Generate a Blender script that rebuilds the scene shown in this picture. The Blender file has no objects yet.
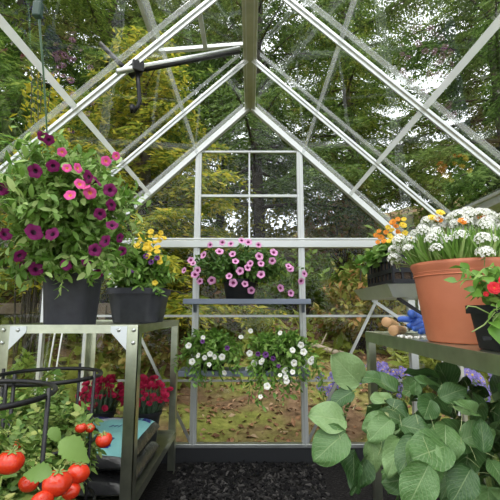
import bpy, math, random
import numpy as np
from mathutils import Vector, Matrix, Quaternion

SC = bpy.context.scene
COL = SC.collection
R = math.radians
PI = math.pi

# ------------------------------------------------------------------ camera
EYE = 1.0
PITCH = R(8.9)
F = 390.0
cd = bpy.data.cameras.new('camera')
cam = bpy.data.objects.new('camera', cd)
COL.objects.link(cam)
cam.location = (0, 0, EYE)
cam.rotation_euler = (PI / 2 + PITCH, 0, 0)
cd.sensor_width = 36.0
cd.lens = F / 500 * 36
cd.clip_start = 0.02
SC.camera = cam
CP, SP = math.cos(PITCH), math.sin(PITCH)


def ray(px, py):
    u, v = (px - 250) / F, (250 - py) / F
    return Vector((u, CP - v * SP, SP + v * CP))


def at(px, py, Y):
    d = ray(px, py)
    return Vector((0, 0, EYE)) + d * (Y / d.y)


def hit_ellipsoid(px, py, c, r):
    o = Vector((0, 0, EYE))
    d = ray(px, py)
    S = Vector((1 / r[0], 1 / r[1], 1 / r[2]))
    oo = Vector([(o[i] - c[i]) * S[i] for i in range(3)])
    dd = Vector([d[i] * S[i] for i in range(3)])
    A, B, C_ = dd.dot(dd), oo.dot(dd), oo.dot(oo) - 1
    disc = B * B - A * C_
    t = (-B - math.sqrt(disc)) / A if disc > 0 else -B / A
    return o + d * t


# ------------------------------------------------------------------ objects
def tag(o, label=None, cat=None, group=None, kind=None):
    if label: o['label'] = label
    if cat: o['category'] = cat
    if group: o['group'] = group
    if kind: o['kind'] = kind
    return o


def thing(name, loc, label=None, cat=None, group=None, kind=None, rz=0):
    o = bpy.data.objects.new(name, None)
    o.empty_display_size = .05
    COL.objects.link(o)
    o.location = loc
    o.rotation_euler = (0, 0, rz)
    return tag(o, label, cat, group, kind)


def link_mesh(name, me, parent=None, loc=None):
    o = bpy.data.objects.new(name, me)
    COL.objects.link(o)
    if parent: o.parent = parent
    if loc is not None: o.location = loc
    return o


def frame(d, up=(0, 0, 1)):
    d = Vector(d).normalized()
    up = Vector(up)
    if abs(d.dot(up)) > .98: up = Vector((0, 1, 0)) if abs(d.y) < .9 else Vector((1, 0, 0))
    s = d.cross(up).normalized()
    return d, s, s.cross(d).normalized()


class MB:
    def __init__(self):
        self.v, self.f, self.m, self.uv = [], [], [], None

    def add(self, vs, fs, mi=0):
        b = len(self.v)
        self.v.extend([tuple(p) for p in vs])
        self.f.extend([tuple(b + i for i in f) for f in fs])
        self.m.extend([mi] * len(fs))
        return self

    def box(self, c, s, rot=None, mi=0, taper=1.0):
        x, y, z = s[0] / 2, s[1] / 2, s[2] / 2
        vs = []
        for zz in (-z, z):
            k = 1.0 if zz > 0 else taper
            for a, b in ((-x, -y), (x, -y), (x, y), (-x, y)):
                p = Vector((a * k, b * k, zz))
                if rot is not None: p = rot @ p
                vs.append(p + Vector(c))
        return self.add(vs, [(3, 2, 1, 0), (4, 5, 6, 7), (0, 1, 5, 4), (1, 2, 6, 5), (2, 3, 7, 6), (3, 0, 4, 7)], mi)

    def bar(self, p0, p1, w, h, up=(0, 0, 1), mi=0):
        p0, p1 = Vector(p0), Vector(p1)
        d, s, u = frame(p1 - p0, up)
        s, u = s * (w / 2), u * (h / 2)
        vs = [p + a for p in (p0, p1) for a in (-s - u, s - u, s + u, -s + u)]
        return self.add(vs, [(3, 2, 1, 0), (4, 5, 6, 7), (0, 1, 5, 4), (1, 2, 6, 5), (2, 3, 7, 6), (3, 0, 4, 7)], mi)

    def tube(self, pts, r, n=8, mi=0, closed=False):
        pts = [Vector(p) for p in pts]
        m = len(pts)
        rs = r if hasattr(r, '__len__') else [r] * m
        vs, fs = [], []
        prev = None
        for i, p in enumerate(pts):
            if closed: t = pts[(i + 1) % m] - pts[i - 1]
            else: t = pts[min(i + 1, m - 1)] - pts[max(i - 1, 0)]
            if t.length < 1e-9: t = Vector((0, 0, 1))
            t.normalize()
            if prev is None: _, s, u = frame(t)
            else:
                s = prev - t * prev.dot(t)
                s = s.normalized() if s.length > 1e-6 else frame(t)[1]
                u = s.cross(t).normalized()
            prev = s
            for k in range(n):
                a = 2 * PI * k / n
                vs.append(p + (s * math.cos(a) + u * math.sin(a)) * rs[i])
        rng = range(m) if closed else range(m - 1)
        for i in rng:
            j = (i + 1) % m
            for k in range(n):
                l = (k + 1) % n
                fs.append((i * n + k, i * n + l, j * n + l, j * n + k))
        if not closed:
            fs.append(tuple(range(n - 1, -1, -1)))
            fs.append(tuple((m - 1) * n + k for k in range(n)))
        return self.add(vs, fs, mi)

    def lathe(self, prof, n=32, c=(0, 0, 0), mi=0, sq=None):
        # prof: (r, z); sq: superellipse exponent for square-ish pots
        vs, fs = [], []
        for r, z in prof:
            for k in range(n):
                a = 2 * PI * (k + .5) / n
                ca, sa = math.cos(a), math.sin(a)
                if sq:
                    q = (abs(ca) ** sq + abs(sa) ** sq) ** (-1 / sq)
                    ca, sa = ca * q, sa * q
                vs.append((c[0] + r * ca, c[1] + r * sa, c[2] + z))
        for i in range(len(prof) - 1):
            for k in range(n):
                l = (k + 1) % n
                fs.append((i * n + k, i * n + l, (i + 1) * n + l, (i + 1) * n + k))
        fs.append(tuple(range(n - 1, -1, -1)))
        fs.append(tuple((len(prof) - 1) * n + k for k in range(n)))
        return self.add(vs, fs, mi)

    def arrays(self, V, Fq, mi=0):
        b = len(self.v)
        self.v.extend(map(tuple, V.tolist()))
        self.f.extend(map(tuple, (Fq + b).tolist()))
        self.m.extend([mi] * len(Fq))
        return self

    def mesh(self, name, mats, smooth=False):
        me = bpy.data.meshes.new(name)
        me.from_pydata(self.v, [], self.f)
        for m in (mats if isinstance(mats, (list, tuple)) else [mats]): me.materials.append(m)
        if any(self.m): me.polygons.foreach_set('material_index', self.m)
        if smooth: me.polygons.foreach_set('use_smooth', [True] * len(me.polygons))
        me.update()
        return me

    def build(self, name, mats, parent=None, smooth=False, bevel=0, loc=None, sub=0):
        o = link_mesh(name, self.mesh(name, mats, smooth), parent, loc)
        if bevel:
            b = o.modifiers.new('bevel', 'BEVEL')
            b.width = bevel; b.segments = 2; b.limit_method = 'ANGLE'; b.angle_limit = R(40)
        if sub:
            s = o.modifiers.new('sub', 'SUBSURF')
            s.levels = s.render_levels = sub
        return o


def leaf_template(width=.5, fold=.12, droop=.25, segs=3, peak=.4, tip=.04):
    """leaf along +X, length 1, up +Z"""
    V, Fq = [], []
    for i in range(segs + 1):
        t = i / segs
        w = width / 2 * (math.sin(PI * t ** (math.log(.5) / math.log(peak))) if 0 < t < 1 else 0) + (tip if i in (0, segs) else 0)
        z = -droop * t * t
        V += [(t, -w, z + fold * w * 2), (t, 0, z), (t, w, z + fold * w * 2)]
    for i in range(segs):
        for k in range(2):
            a = i * 3 + k
            Fq.append((a, a + 3, a + 4, a + 1))
    return np.array(V, float), np.array(Fq, int)


def nrm(a):
    return a / np.maximum(np.linalg.norm(a, axis=-1, keepdims=True), 1e-9)


def inst(T, pos, d, n, s):
    V, Fq = T
    d = nrm(np.asarray(d, float)); n = np.asarray(n, float)
    y = nrm(np.cross(n, d)); z = np.cross(d, y)
    M = np.stack([d, y, z], 2) * np.asarray(s, float)[:, None, None]
    out = np.einsum('nij,kj->nki', M, V) + np.asarray(pos, float)[:, None, :]
    k = len(V)
    fs = Fq[None] + (np.arange(len(out)) * k)[:, None, None]
    return out.reshape(-1, 3), fs.reshape(-1, Fq.shape[1])


# ------------------------------------------------------------------ materials
def nodes(name):
    m = bpy.data.materials.new(name)
    m.use_nodes = True
    nt = m.node_tree
    return m, nt, nt.nodes, nt.links, nt.nodes['Principled BSDF']


def ramp(N, stops):
    r = N.new('ShaderNodeValToRGB')
    e = r.color_ramp.elements
    while len(e) < len(stops): e.new(.5)
    for i, (p, c) in enumerate(stops):
        e[i].position = p
        e[i].color = (*c, 1)
    return r


def plain(name, c, rough=.5, metal=0, c2=None, scale=20, bump=0, bscale=60, spec=.5, trans=0):
    m, nt, N, L, B = nodes(name)
    B.inputs['Base Color'].default_value = (*c, 1)
    B.inputs['Roughness'].default_value = rough
    B.inputs['Metallic'].default_value = metal
    B.inputs['Specular IOR Level'].default_value = spec
    tc = N.new('ShaderNodeTexCoord')
    if c2:
        nz = N.new('ShaderNodeTexNoise'); nz.inputs['Scale'].default_value = scale; nz.inputs['Detail'].default_value = 5
        L.new(tc.outputs['Object'], nz.inputs['Vector'])
        r = ramp(N, [(.3, c), (.7, c2)])
        L.new(nz.outputs['Fac'], r.inputs['Fac']); L.new(r.outputs['Color'], B.inputs['Base Color'])
    if bump:
        nb = N.new('ShaderNodeTexNoise'); nb.inputs['Scale'].default_value = bscale; nb.inputs['Detail'].default_value = 4
        L.new(tc.outputs['Object'], nb.inputs['Vector'])
        bp = N.new('ShaderNodeBump'); bp.inputs['Strength'].default_value = bump; bp.inputs['Distance'].default_value = .01
        L.new(nb.outputs['Fac'], bp.inputs['Height']); L.new(bp.outputs['Normal'], B.inputs['Normal'])
    return m


def leafy(name, stops, trans=.3, rough=.45, spec=.4):
    """leaf / petal material: colour varies leaf by leaf"""
    m, nt, N, L, B = nodes(name)
    g = N.new('ShaderNodeNewGeometry')
    r = ramp(N, stops)
    L.new(g.outputs['Random Per Island'], r.inputs['Fac'])
    L.new(r.outputs['Color'], B.inputs['Base Color'])
    B.inputs['Roughness'].default_value = rough
    B.inputs['Specular IOR Level'].default_value = spec
    if trans:
        t = N.new('ShaderNodeBsdfTranslucent'); mx = N.new('ShaderNodeMixShader')
        mx.inputs[0].default_value = trans
        L.new(r.outputs['Color'], t.inputs['Color'])
        L.new(B.outputs[0], mx.inputs[1]); L.new(t.outputs[0], mx.inputs[2])
        L.new(mx.outputs[0], N['Material Output'].inputs['Surface'])
    return m


def glassy(name, tint, base=.04, rough=.02, bump=0, bscale=6, haze=0.0, refl=.3):
    m, nt, N, L, B = nodes(name)
    N.remove(B)
    tr = N.new('ShaderNodeBsdfTransparent'); tr.inputs['Color'].default_value = (*tint, 1)
    gl = N.new('ShaderNodeBsdfGlossy'); gl.inputs['Roughness'].default_value = rough
    fr = N.new('ShaderNodeFresnel'); fr.inputs['IOR'].default_value = 1.5
    mul = N.new('ShaderNodeMath'); mul.operation = 'MULTIPLY_ADD'
    mul.inputs[1].default_value = refl; mul.inputs[2].default_value = base; mul.use_clamp = True
    L.new(fr.outputs[0], mul.inputs[0])
    mx = N.new('ShaderNodeMixShader')
    L.new(mul.outputs[0], mx.inputs[0]); L.new(tr.outputs[0], mx.inputs[1]); L.new(gl.outputs[0], mx.inputs[2])
    last = mx
    if haze:
        df = N.new('ShaderNodeBsdfDiffuse'); df.inputs['Color'].default_value = (.85, .87, .88, 1)
        tl = N.new('ShaderNodeBsdfTranslucent'); tl.inputs['Color'].default_value = (.85, .87, .88, 1)
        ad = N.new('ShaderNodeMixShader'); L.new(df.outputs[0], ad.inputs[1]); L.new(tl.outputs[0], ad.inputs[2])
        m2 = N.new('ShaderNodeMixShader'); m2.inputs[0].default_value = haze
        L.new(mx.outputs[0], m2.inputs[1]); L.new(ad.outputs[0], m2.inputs[2])
        last = m2
    if bump:
        tc = N.new('ShaderNodeTexCoord')
        nz = N.new('ShaderNodeTexNoise'); nz.inputs['Scale'].default_value = bscale
        nz.inputs['Detail'].default_value = 1; nz.inputs['Distortion'].default_value = 2.5
        L.new(tc.outputs['Object'], nz.inputs['Vector'])
        bp = N.new('ShaderNodeBump'); bp.inputs['Strength'].default_value = bump; bp.inputs['Distance'].default_value = .05
        L.new(nz.outputs['Fac'], bp.inputs['Height']); L.new(bp.outputs['Normal'], gl.inputs['Normal'])
    L.new(last.outputs[0], N['Material Output'].inputs['Surface'])
    return m


M = {}
M['alu'] = plain('aluminium', (.66, .68, .67), .3, .85, (.54, .56, .55), 9)
M['white_alu'] = plain('pale_aluminium', (.55, .57, .56), .4, .5)
M['old_alu'] = plain('weathered_aluminium', (.44, .46, .36), .35, .8, (.54, .55, .44), 14)
M['galv'] = plain('galvanised_steel', (.60, .63, .49), .28, .95, (.44, .47, .36), 18)
M['gusset'] = plain('gusset_steel', (.72, .76, .78), .4, .7)
M['tray_steel'] = plain('tray_steel', (.58, .63, .67), .38, .8, (.50, .55, .60), 12)
M['slate'] = plain('blue_grey_paint', (.17, .20, .26), .45, .2)
M['plinth'] = plain('dark_plinth', (.016, .017, .020), .5)
M['black_metal'] = plain('black_metal', (.012, .012, .014), .4, .3)
M['black_plastic'] = plain('black_plastic', (.014, .015, .018), .42, 0, (.02, .021, .025), 30, spec=.22)
M['grey_plastic'] = plain('charcoal_plastic', (.036, .037, .047), .42, 0, (.05, .052, .064), 25, spec=.25)
M['soil'] = plain('potting_soil', (.03, .02, .013), .95, 0, (.07, .045, .03), 60, .6, 120)
M['terracotta'] = plain('terracotta', (.48, .145, .075), .5, 0, (.54, .175, .092), 14, .05, 90)
M['pane'] = glassy('clear_pane', (.99, .995, .99), .0, .015, .012, 3.5, 0, .17)
M['gable_pane'] = glassy('gable_pane', (.985, .99, .985), .004, .02, .18, 4.0, 0, .2)
M['cap'] = glassy('glazing_cap', (.94, .955, .955), .01, .10, 0, 6, .16, .30)
M['wood'] = plain('handle_wood', (.40, .22, .10), .5, 0, (.50, .30, .15), 30)
M['blue'] = plain('blue_rubber', (.03, .10, .45), .5, 0, (.045, .13, .52), 30, .2, 150)
M['green_cord'] = plain('green_cord', (.20, .32, .25), .6)
M['green_clip'] = plain('green_clip', (.03, .07, .055), .5)
M['white_rod'] = plain('white_rod', (.85, .86, .84), .4)
M['tomato'] = plain('tomato_skin', (.52, .022, .008), .22, 0, (.58, .045, .012), 6)
M['stem'] = plain('green_stem', (.16, .24, .06), .55, 0, (.24, .30, .10), 30)
M['stalk'] = plain('collard_stalk', (.33, .40, .17), .5, 0, (.42, .46, .24), 30)
M['bark'] = plain('bark', (.035, .028, .022), .9, 0, (.085, .07, .058), 8, .8, 14)
M['deadwood'] = plain('deadwood', (.30, .23, .17), .85, 0, (.42, .35, .27), 9, .5, 25)
M['sleeper'] = plain('weathered_timber', (.17, .13, .09), .85, 0, (.26, .21, .155), 7, .5, 25)

M['purlin'] = glassy('translucent_purlin', (.9, .91, .88), .03, .15, 0, 6, .55, .5)
LEAF = {}
LEAF['petunia'] = leafy('petunia_leaf', [(0, (0.094, 0.213, 0.025)), (.45, (0.188, 0.350, 0.062)), (.8, (0.312, 0.475, 0.144)), (1, (0.450, 0.575, 0.213))], .3)
LEAF['dark'] = leafy('dark_leaf', [(0, (.035, .095, .015)), (.5, (.07, .16, .028)), (1, (.14, .26, .055))], .25)
LEAF['fresh'] = leafy('fresh_leaf', [(0, (0.081, 0.196, 0.025)), (.5, (0.149, 0.299, 0.046)), (1, (0.276, 0.425, 0.103))], .3)
LEAF['tomato'] = leafy('tomato_leaf', [(0, (0.077, 0.168, 0.031)), (.5, (0.168, 0.280, 0.056)), (.85, (0.307, 0.406, 0.105)), (1, (0.504, 0.517, 0.168))], .3)
LEAF['broad'] = leafy('broad_tomato_leaf', [(0, (.10, .19, .03)), (1, (.16, .27, .05))], .25)
LEAF['grey'] = leafy('dianthus_leaf', [(0, (.045, .08, .045)), (1, (.10, .155, .095))], .2)
LEAF['hemlock'] = leafy('hemlock_needles', [(0, (0.068, 0.128, 0.027)), (.5, (0.158, 0.270, 0.051)), (.85, (0.300, 0.420, 0.083)), (1, (0.480, 0.555, 0.135))], 0.45, .6, .2)
LEAF['pine'] = leafy('dark_needles', [(0, (0.060, 0.105, 0.027)), (.6, (0.135, 0.225, 0.060)), (1, (0.255, 0.360, 0.112))], 0.4, .6, .2)
LEAF['yellow'] = leafy('yellow_leaf', [(0, (0.281, 0.281, 0.028)), (.5, (0.561, 0.468, 0.037)), (1, (0.680, 0.608, 0.075))], 0.5, .6, .2)
LEAF['yellowgreen'] = leafy('yellow_green_leaf', [(0, (0.182, 0.223, 0.029)), (.5, (0.331, 0.348, 0.050)), (1, (0.497, 0.464, 0.091))], 0.5, .6, .2)
LEAF['golden'] = leafy('golden_needles', [(0, (.12, .19, .03)), (.4, (.25, .31, .045)), (.75, (.48, .46, .055)), (1, (.68, .56, .08))], .5, .6, .2)
LEAF['orange'] = leafy('orange_leaf', [(0, (0.440, 0.176, 0.022)), (.5, (0.682, 0.308, 0.044)), (1, (0.770, 0.462, 0.077))], 0.5, .6, .2)
LEAF['rust'] = leafy('rusty_leaf', [(0, (0.190, 0.173, 0.043)), (.4, (0.242, 0.268, 0.060)), (.75, (0.363, 0.285, 0.086)), (1, (0.389, 0.190, 0.078))], 0.45, .6, .2)
LEAF['shrub'] = leafy('shrub_leaf', [(0, (0.099, 0.177, 0.028)), (.5, (0.199, 0.309, 0.055)), (1, (0.365, 0.475, 0.111))], 0.45, .6, .25)
LEAF['litter'] = leafy('fallen_leaf', [(0, (0.141, 0.074, 0.041)), (.45, (0.274, 0.149, 0.083)), (.8, (0.372, 0.207, 0.116)), (1, (0.480, 0.364, 0.240))], .1, .85, .1)
LEAF['cover'] = leafy('groundcover_leaf', [(0, (0.146, 0.200, 0.031)), (.5, (0.262, 0.316, 0.054)), (1, (0.416, 0.439, 0.108))], 0.45, .6, .2)


def petal(name, a, b):
    return leafy(name, [(0, a), (1, b)], .25, .55, .2)


PET = {
    'purple': [petal('purple_petal', (.15, .010, .085), (.25, .02, .14)), plain('purple_throat', (.03, .002, .02), .6)],
    'hot': [petal('hot_pink_petal', (.75, .07, .32), (.85, .13, .42)), plain('orange_throat', (.75, .32, .10), .6)],
    'pink': [petal('pink_petal', (.66, .25, .52), (.78, .40, .64)), plain('plum_throat', (.20, .015, .11), .6)],
    'white': [petal('white_petal', (.82, .82, .78), (.88, .88, .84)), plain('yellow_throat', (.68, .68, .38), .6)],
    'violet': [petal('violet_petal', (.10, .03, .17), (.16, .05, .22)), plain('violet_throat', (.03, .01, .05), .6)],
    'crimson': [petal('crimson_petal', (.36, .008, .045), (.50, .02, .08)), plain('crimson_eye', (.18, .0, .03), .6)],
    'orange': [petal('orange_petal', (.80, .27, .03), (.88, .38, .07)), plain('brown_eye', (.30, .07, .01), .6)],
    'yellow': [petal('yellow_petal', (.85, .62, .04), (.9, .72, .12)), plain('gold_eye', (.6, .30, .01), .6)],
    'lilac': [petal('lilac_petal', (.20, .16, .52), (.32, .26, .68)), plain('yellow_eye', (.7, .5, .08), .6)],
    'red': [petal('red_petal', (.68, .025, .04), (.8, .06, .08)), plain('red_eye', (.6, .25, .03), .6)],
}


# ------------------------------------------------------------------ flowers (face +Z, radius 1)
def blossom(name, mats, lobes=5, notch=.13, cup=.28, throat=.30, ruffle=.05, depth=.5, seed=0):
    rnd = random.Random(seed)
    b = MB()
    n = lobes * 6
    rings = [(.06, -depth), (throat * .6, -depth * .55), (throat, -.12), (.65, cup * .25), (1.0, cup * .0)]
    vs, fs, ms = [], [], []
    for ri, (r, z) in enumerate(rings):
        for k in range(n):
            a = 2 * PI * k / n
            q = abs(math.cos(a * lobes / 2))
            rr = r * (1 - (notch * (1 - q) if ri == 4 else (notch * .35 * (1 - q) if ri == 3 else 0)))
            zz = z + (ruffle * math.sin(a * lobes * 1.0 + rnd.random() * 1.2) * (1 if ri == 4 else .3) if ri > 2 else 0)
            vs.append((rr * math.cos(a), rr * math.sin(a), zz))
    for i in range(4):
        for k in range(n):
            l = (k + 1) % n
            b_ = (i * n + k, i * n + l, (i + 1) * n + l, (i + 1) * n + k)
            fs.append(b_); ms.append(1 if i < 2 else 0)
    b.v, b.f, b.m = vs, fs, ms
    # tube behind
    b.tube([(0, 0, -depth), (0, 0, -depth - .7)], [.10, .05], 6, 0)
    return b.mesh(name, mats, True)


def ruffled(name, mats, petals=5, layers=2, seed=1):
    """fringed or double flower out of separate petals"""
    rnd = random.Random(seed)
    b = MB()
    for ly in range(layers):
        for k in range(petals):
            a = 2 * PI * (k + .5 * ly) / petals + rnd.uniform(-.1, .1)
            sc = 1 - .28 * ly
            tilt = .12 + .35 * ly
            rows = []
            for i, t in enumerate((.05, .45, .8, 1.0)):
                w = (.08, .34, .48, .40)[i] * sc
                row = []
                for j in range(5):
                    s = (j - 2) / 2
                    rr = t * sc * (1 - .12 * s * s) + (rnd.uniform(-.07, .05) if i == 3 else 0)
                    z = rr * tilt + .05 * s * s + .08 * ly + (rnd.uniform(-.05, .05) if i > 1 else 0)
                    x, y = rr, s * w
                    row.append((x * math.cos(a) - y * math.sin(a), x * math.sin(a) + y * math.cos(a), z))
                rows.append(row)
            vs = [p for r_ in rows for p in r_]
            fs = [(i * 5 + j, i * 5 + j + 1, (i + 1) * 5 + j + 1, (i + 1) * 5 + j) for i in range(3) for j in range(4)]
            b.add(vs, fs, 0)
    b.lathe([(.02, .28), (.13, .26), (.17, .18), (.13, .08)][::-1], 8, mi=1)
    b.tube([(0, 0, 0), (0, 0, -.5)], [.12, .06], 6, 0)
    return b.mesh(name, mats, True)


def daisy(name, mats, n=16, seed=2):
    rnd = random.Random(seed)
    b = MB()
    for k in range(n):
        a = 2 * PI * k / n + rnd.uniform(-.08, .08)
        l = rnd.uniform(.88, 1.02)
        ca, sa = math.cos(a), math.sin(a)
        pts = [(.2, -.05, 0), (.2, .05, 0), (.7 * l, .13, .06), (l, .03, .02), (l, -.03, .02), (.7 * l, -.13, .06)]
        b.add([(x * ca - y * sa, x * sa + y * ca, z) for x, y, z in pts], [(0, 1, 2, 5), (5, 2, 3, 4)], 0)
    b.lathe([(.24, -.05), (.25, .03), (.16, .11), (.02, .13)], 10, mi=1)
    return b.mesh(name, mats, True)


def cluster(name, mats, n=16, seed=3):
    """rounded head of little four-petalled florets"""
    rnd = random.Random(seed)
    b = MB()
    ga = PI * (3 - math.sqrt(5))
    for k in range(n):
        t = (k + .5) / n
        th = math.acos(1 - t * .95)
        ph = k * ga
        d = Vector((math.sin(th) * math.cos(ph), math.sin(th) * math.sin(ph), math.cos(th)))
        c = Vector((d.x, d.y, d.z * .95)) * rnd.uniform(.85, 1.0)
        _, s, u = frame(d)
        roll = rnd.uniform(0, PI)
        sz = .30 * rnd.uniform(.8, 1.15)
        for q in range(4):
            a = roll + q * PI / 2
            e = s * math.cos(a) + u * math.sin(a)
            g = s * -math.sin(a) + u * math.cos(a)
            b.add([c, c + e * sz * .55 + g * sz * .42 + d * .05, c + e * sz + d * .02, c + e * sz * .55 - g * sz * .42 + d * .05], [(0, 1, 2, 3)], 0)
        b.tube([c * .1 - Vector((0, 0, .1)), c], .03, 4, 1)
    b.tube([(0, 0, -1.4), (0, 0, 0)], .05, 5, 1)
    return b.mesh(name, mats, False)


FL = {
    'purple': blossom('purple_blossom', PET['purple'], seed=1, ruffle=.09),
    'hot': blossom('hot_pink_blossom', PET['hot'], seed=2),
    'pink': blossom('pink_blossom', PET['pink'], seed=3, throat=.38),
    'white': blossom('white_blossom', PET['white'], seed=4, throat=.2),
    'violet': blossom('violet_blossom', PET['violet'], seed=5),
    'crimson': ruffled('crimson_dianthus', PET['crimson'], 5, 2, 6),
    'orange': ruffled('orange_bloom', PET['orange'], 5, 2, 7),
    'yellow': ruffled('yellow_bloom', PET['yellow'], 5, 2, 8),
    'lilac': daisy('lilac_daisy', PET['lilac'], 16, 9),
    'red': ruffled('red_bloom', PET['red'], 6, 3, 10),
    'candytuft': cluster('white_flower_head', [PET['white'][0], M['stem']], 26, 11),
}


def flower(parent, kind, p, d, size, name='flower', rnd=random):
    """p is in world space, the parent an unrotated Empty"""
    o = link_mesh(name, FL[kind], parent)
    d = Vector(d)
    q = d.to_track_quat('Z', 'Y') @ Quaternion((0, 0, 1), rnd.uniform(0, 6.28))
    o.rotation_mode = 'QUATERNION'
    o.rotation_quaternion = q
    o.location = Vector(p) - parent.location
    o.scale = (size,) * 3
    return o


# ------------------------------------------------------------------ foliage on shoots
def shoots(parent, base, tips, leafT, leafmat, llen, per, rnd, arch=.1, t0=.35, stem_r=.0025, outward=.5, upbias=.6,
           clampx=None, clampy=None, stemmat=None, base_r=.03, ctr=None, names=('foliage', 'stem'), roof=False, over=(), stem_every=1):
    P, D, N_, S = [], [], [], []
    sb = MB()
    ctr = Vector(ctr) if ctr is not None else Vector(base)
    for it, tip in enumerate(tips):
        tip = Vector(tip)
        if roof: tip.z = min(tip.z, roofz(tip.x) - .07)
        p0 = Vector(base) + Vector((rnd.uniform(-1, 1), rnd.uniform(-1, 1), 0)) * base_r
        p1 = p0.lerp(tip, .5) + Vector((0, 0, arch * rnd.uniform(.6, 1.4)))
        if it in over: p1 = Vector((tip.x, tip.y + .03, max(base[2], tip.z) + .05))
        pts = []
        for i in range(7):
            t = i / 6
            pts.append(p0 * (1 - t) ** 2 + p1 * 2 * t * (1 - t) + tip * t * t)
        if clampx:
            for p in pts: p.x = min(max(p.x, clampx[0]), clampx[1])
        if clampy:
            for p in pts: p.y = min(max(p.y, clampy[0]), clampy[1])
        if roof:
            for p in pts: p.z = min(p.z, roofz(p.x) - .06)
        if it % stem_every == 0: sb.tube([p - parent.location for p in pts], [stem_r * (1 - .6 * i / 6) for i in range(7)], 4)
        for k in range(per):
            t = t0 + (1 - t0) * (k + rnd.random()) / per
            i = min(int(t * 6), 5)
            q = pts[i].lerp(pts[i + 1], t * 6 - i)
            tan = (pts[i + 1] - pts[i]).normalized()
            rv = Vector((rnd.gauss(0, 1), rnd.gauss(0, 1), rnd.gauss(0, 1))).normalized()
            side = (rv - tan * rv.dot(tan)).normalized()
            out = (q - ctr).normalized()
            d = side * .9 + tan * .5 + out * outward * .6
            n = Vector((0, 0, upbias)) + out * outward + Vector((rnd.gauss(0, .35), rnd.gauss(0, .35), rnd.gauss(0, .35)))
            P.append(q - parent.location); D.append(d); N_.append(n); S.append(llen * rnd.uniform(.6, 1.25))
    P, D, N_, S = np.array([tuple(p) for p in P]), np.array([tuple(p) for p in D]), np.array([tuple(p) for p in N_]), np.array(S)
    if clampx:
        lo, hi = clampx[0] - parent.location.x, clampx[1] - parent.location.x
        dx = nrm(D)[:, 0] * S
        P[:, 0] = np.where(P[:, 0] + dx < lo, lo - dx, P[:, 0])
        P[:, 0] = np.where(P[:, 0] + dx > hi, hi - dx, P[:, 0])
    if clampy:
        lo, hi = clampy[0] - parent.location.y, clampy[1] - parent.location.y
        dy = nrm(D)[:, 1] * S
        P[:, 1] = np.where(P[:, 1] + dy > hi, hi - dy, P[:, 1])
    if roof:
        Dn = nrm(D)
        zt = P[:, 2] + np.maximum(Dn[:, 2], 0) * S + .3 * S + parent.location.z
        xt = np.maximum(np.abs(P[:, 0] + parent.location.x), np.abs(P[:, 0] + Dn[:, 0] * S + parent.location.x)) + .2 * S
        P[:, 2] -= np.maximum(zt - (APEX - PIT * xt - .055), 0)
    fb = MB()
    for T in (leafT if isinstance(leafT, list) else [leafT]):
        sel = np.array([rnd.random() for _ in P]) < 1.0 if not isinstance(leafT, list) else None
        if sel is not None:
            fb.arrays(*inst(T, P, D, N_, S))
    if isinstance(leafT, list):
        w = np.array([rnd.randrange(len(leafT)) for _ in P])
        for i, T in enumerate(leafT):
            s_ = w == i
            fb.arrays(*inst(T, P[s_], D[s_], N_[s_], S[s_]))
    fo = fb.build(names[0], leafmat, parent, True)
    so = sb.build(names[1], stemmat or M['stem'], parent, True)
    return fo, so


def dome_tips(c, r, n, rnd, zmin=-1.0, fill=.55, only_front=False):
    out = []
    while len(out) < n:
        v = Vector((rnd.gauss(0, 1), rnd.gauss(0, 1), rnd.gauss(0, 1))).normalized()
        if v.z < zmin: continue
        if only_front and v.y > .3: continue
        k = rnd.uniform(fill, 1.0)
        out.append(Vector((c[0] + v.x * r[0] * k, c[1] + v.y * r[1] * k, c[2] + v.z * r[2] * k)))
    return out


T_PET = leaf_template(.48, .10, .22, 3, .5)
T_BROAD = leaf_template(.75, .14, .25, 4, .42)
T_SMALL = leaf_template(.55, .1, .15, 2, .5)
T_BLADE = leaf_template(.055, .05, .35, 3, .4, .01)


def round_pot(parent, r0, r1, h, mat, rim=.012, soil=True, n=36, sq=None, rimh=.02):
    b = MB()
    b.lathe([(r0 * .96, 0), (r0, .004), (r1 - .004, h - rimh), (r1 + rim * .4, h - rimh), (r1 + rim * .4, h), (r1 - rim, h),
             (r1 - rim * 1.1, h - rimh), (r0 - .006, .02)], n, sq=sq)
    o = b.build('pot', mat, parent, True)
    md = o.modifiers.new('edge', 'EDGE_SPLIT'); md.split_angle = R(35)
    if soil:
        s = MB()
        s.lathe([(r1 - rim * 1.35, h - .04), (r1 - rim * 1.35, h - .022), ((r1 - rim) * .5, h - .015), (.005, h - .012)], n, sq=sq)
        s.build('soil', M['soil'], parent, True)
    return o


# ================================================================== THE GREENHOUSE
XW, YB, YF = 1.14, 2.80, -.30
APEX, PIT = 2.571, .933
EAVE = APEX - PIT * XW
BAYS = [2.185, 1.56, .94, .32, -.30]


def roofz(x): return APEX - PIT * abs(x)


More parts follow.
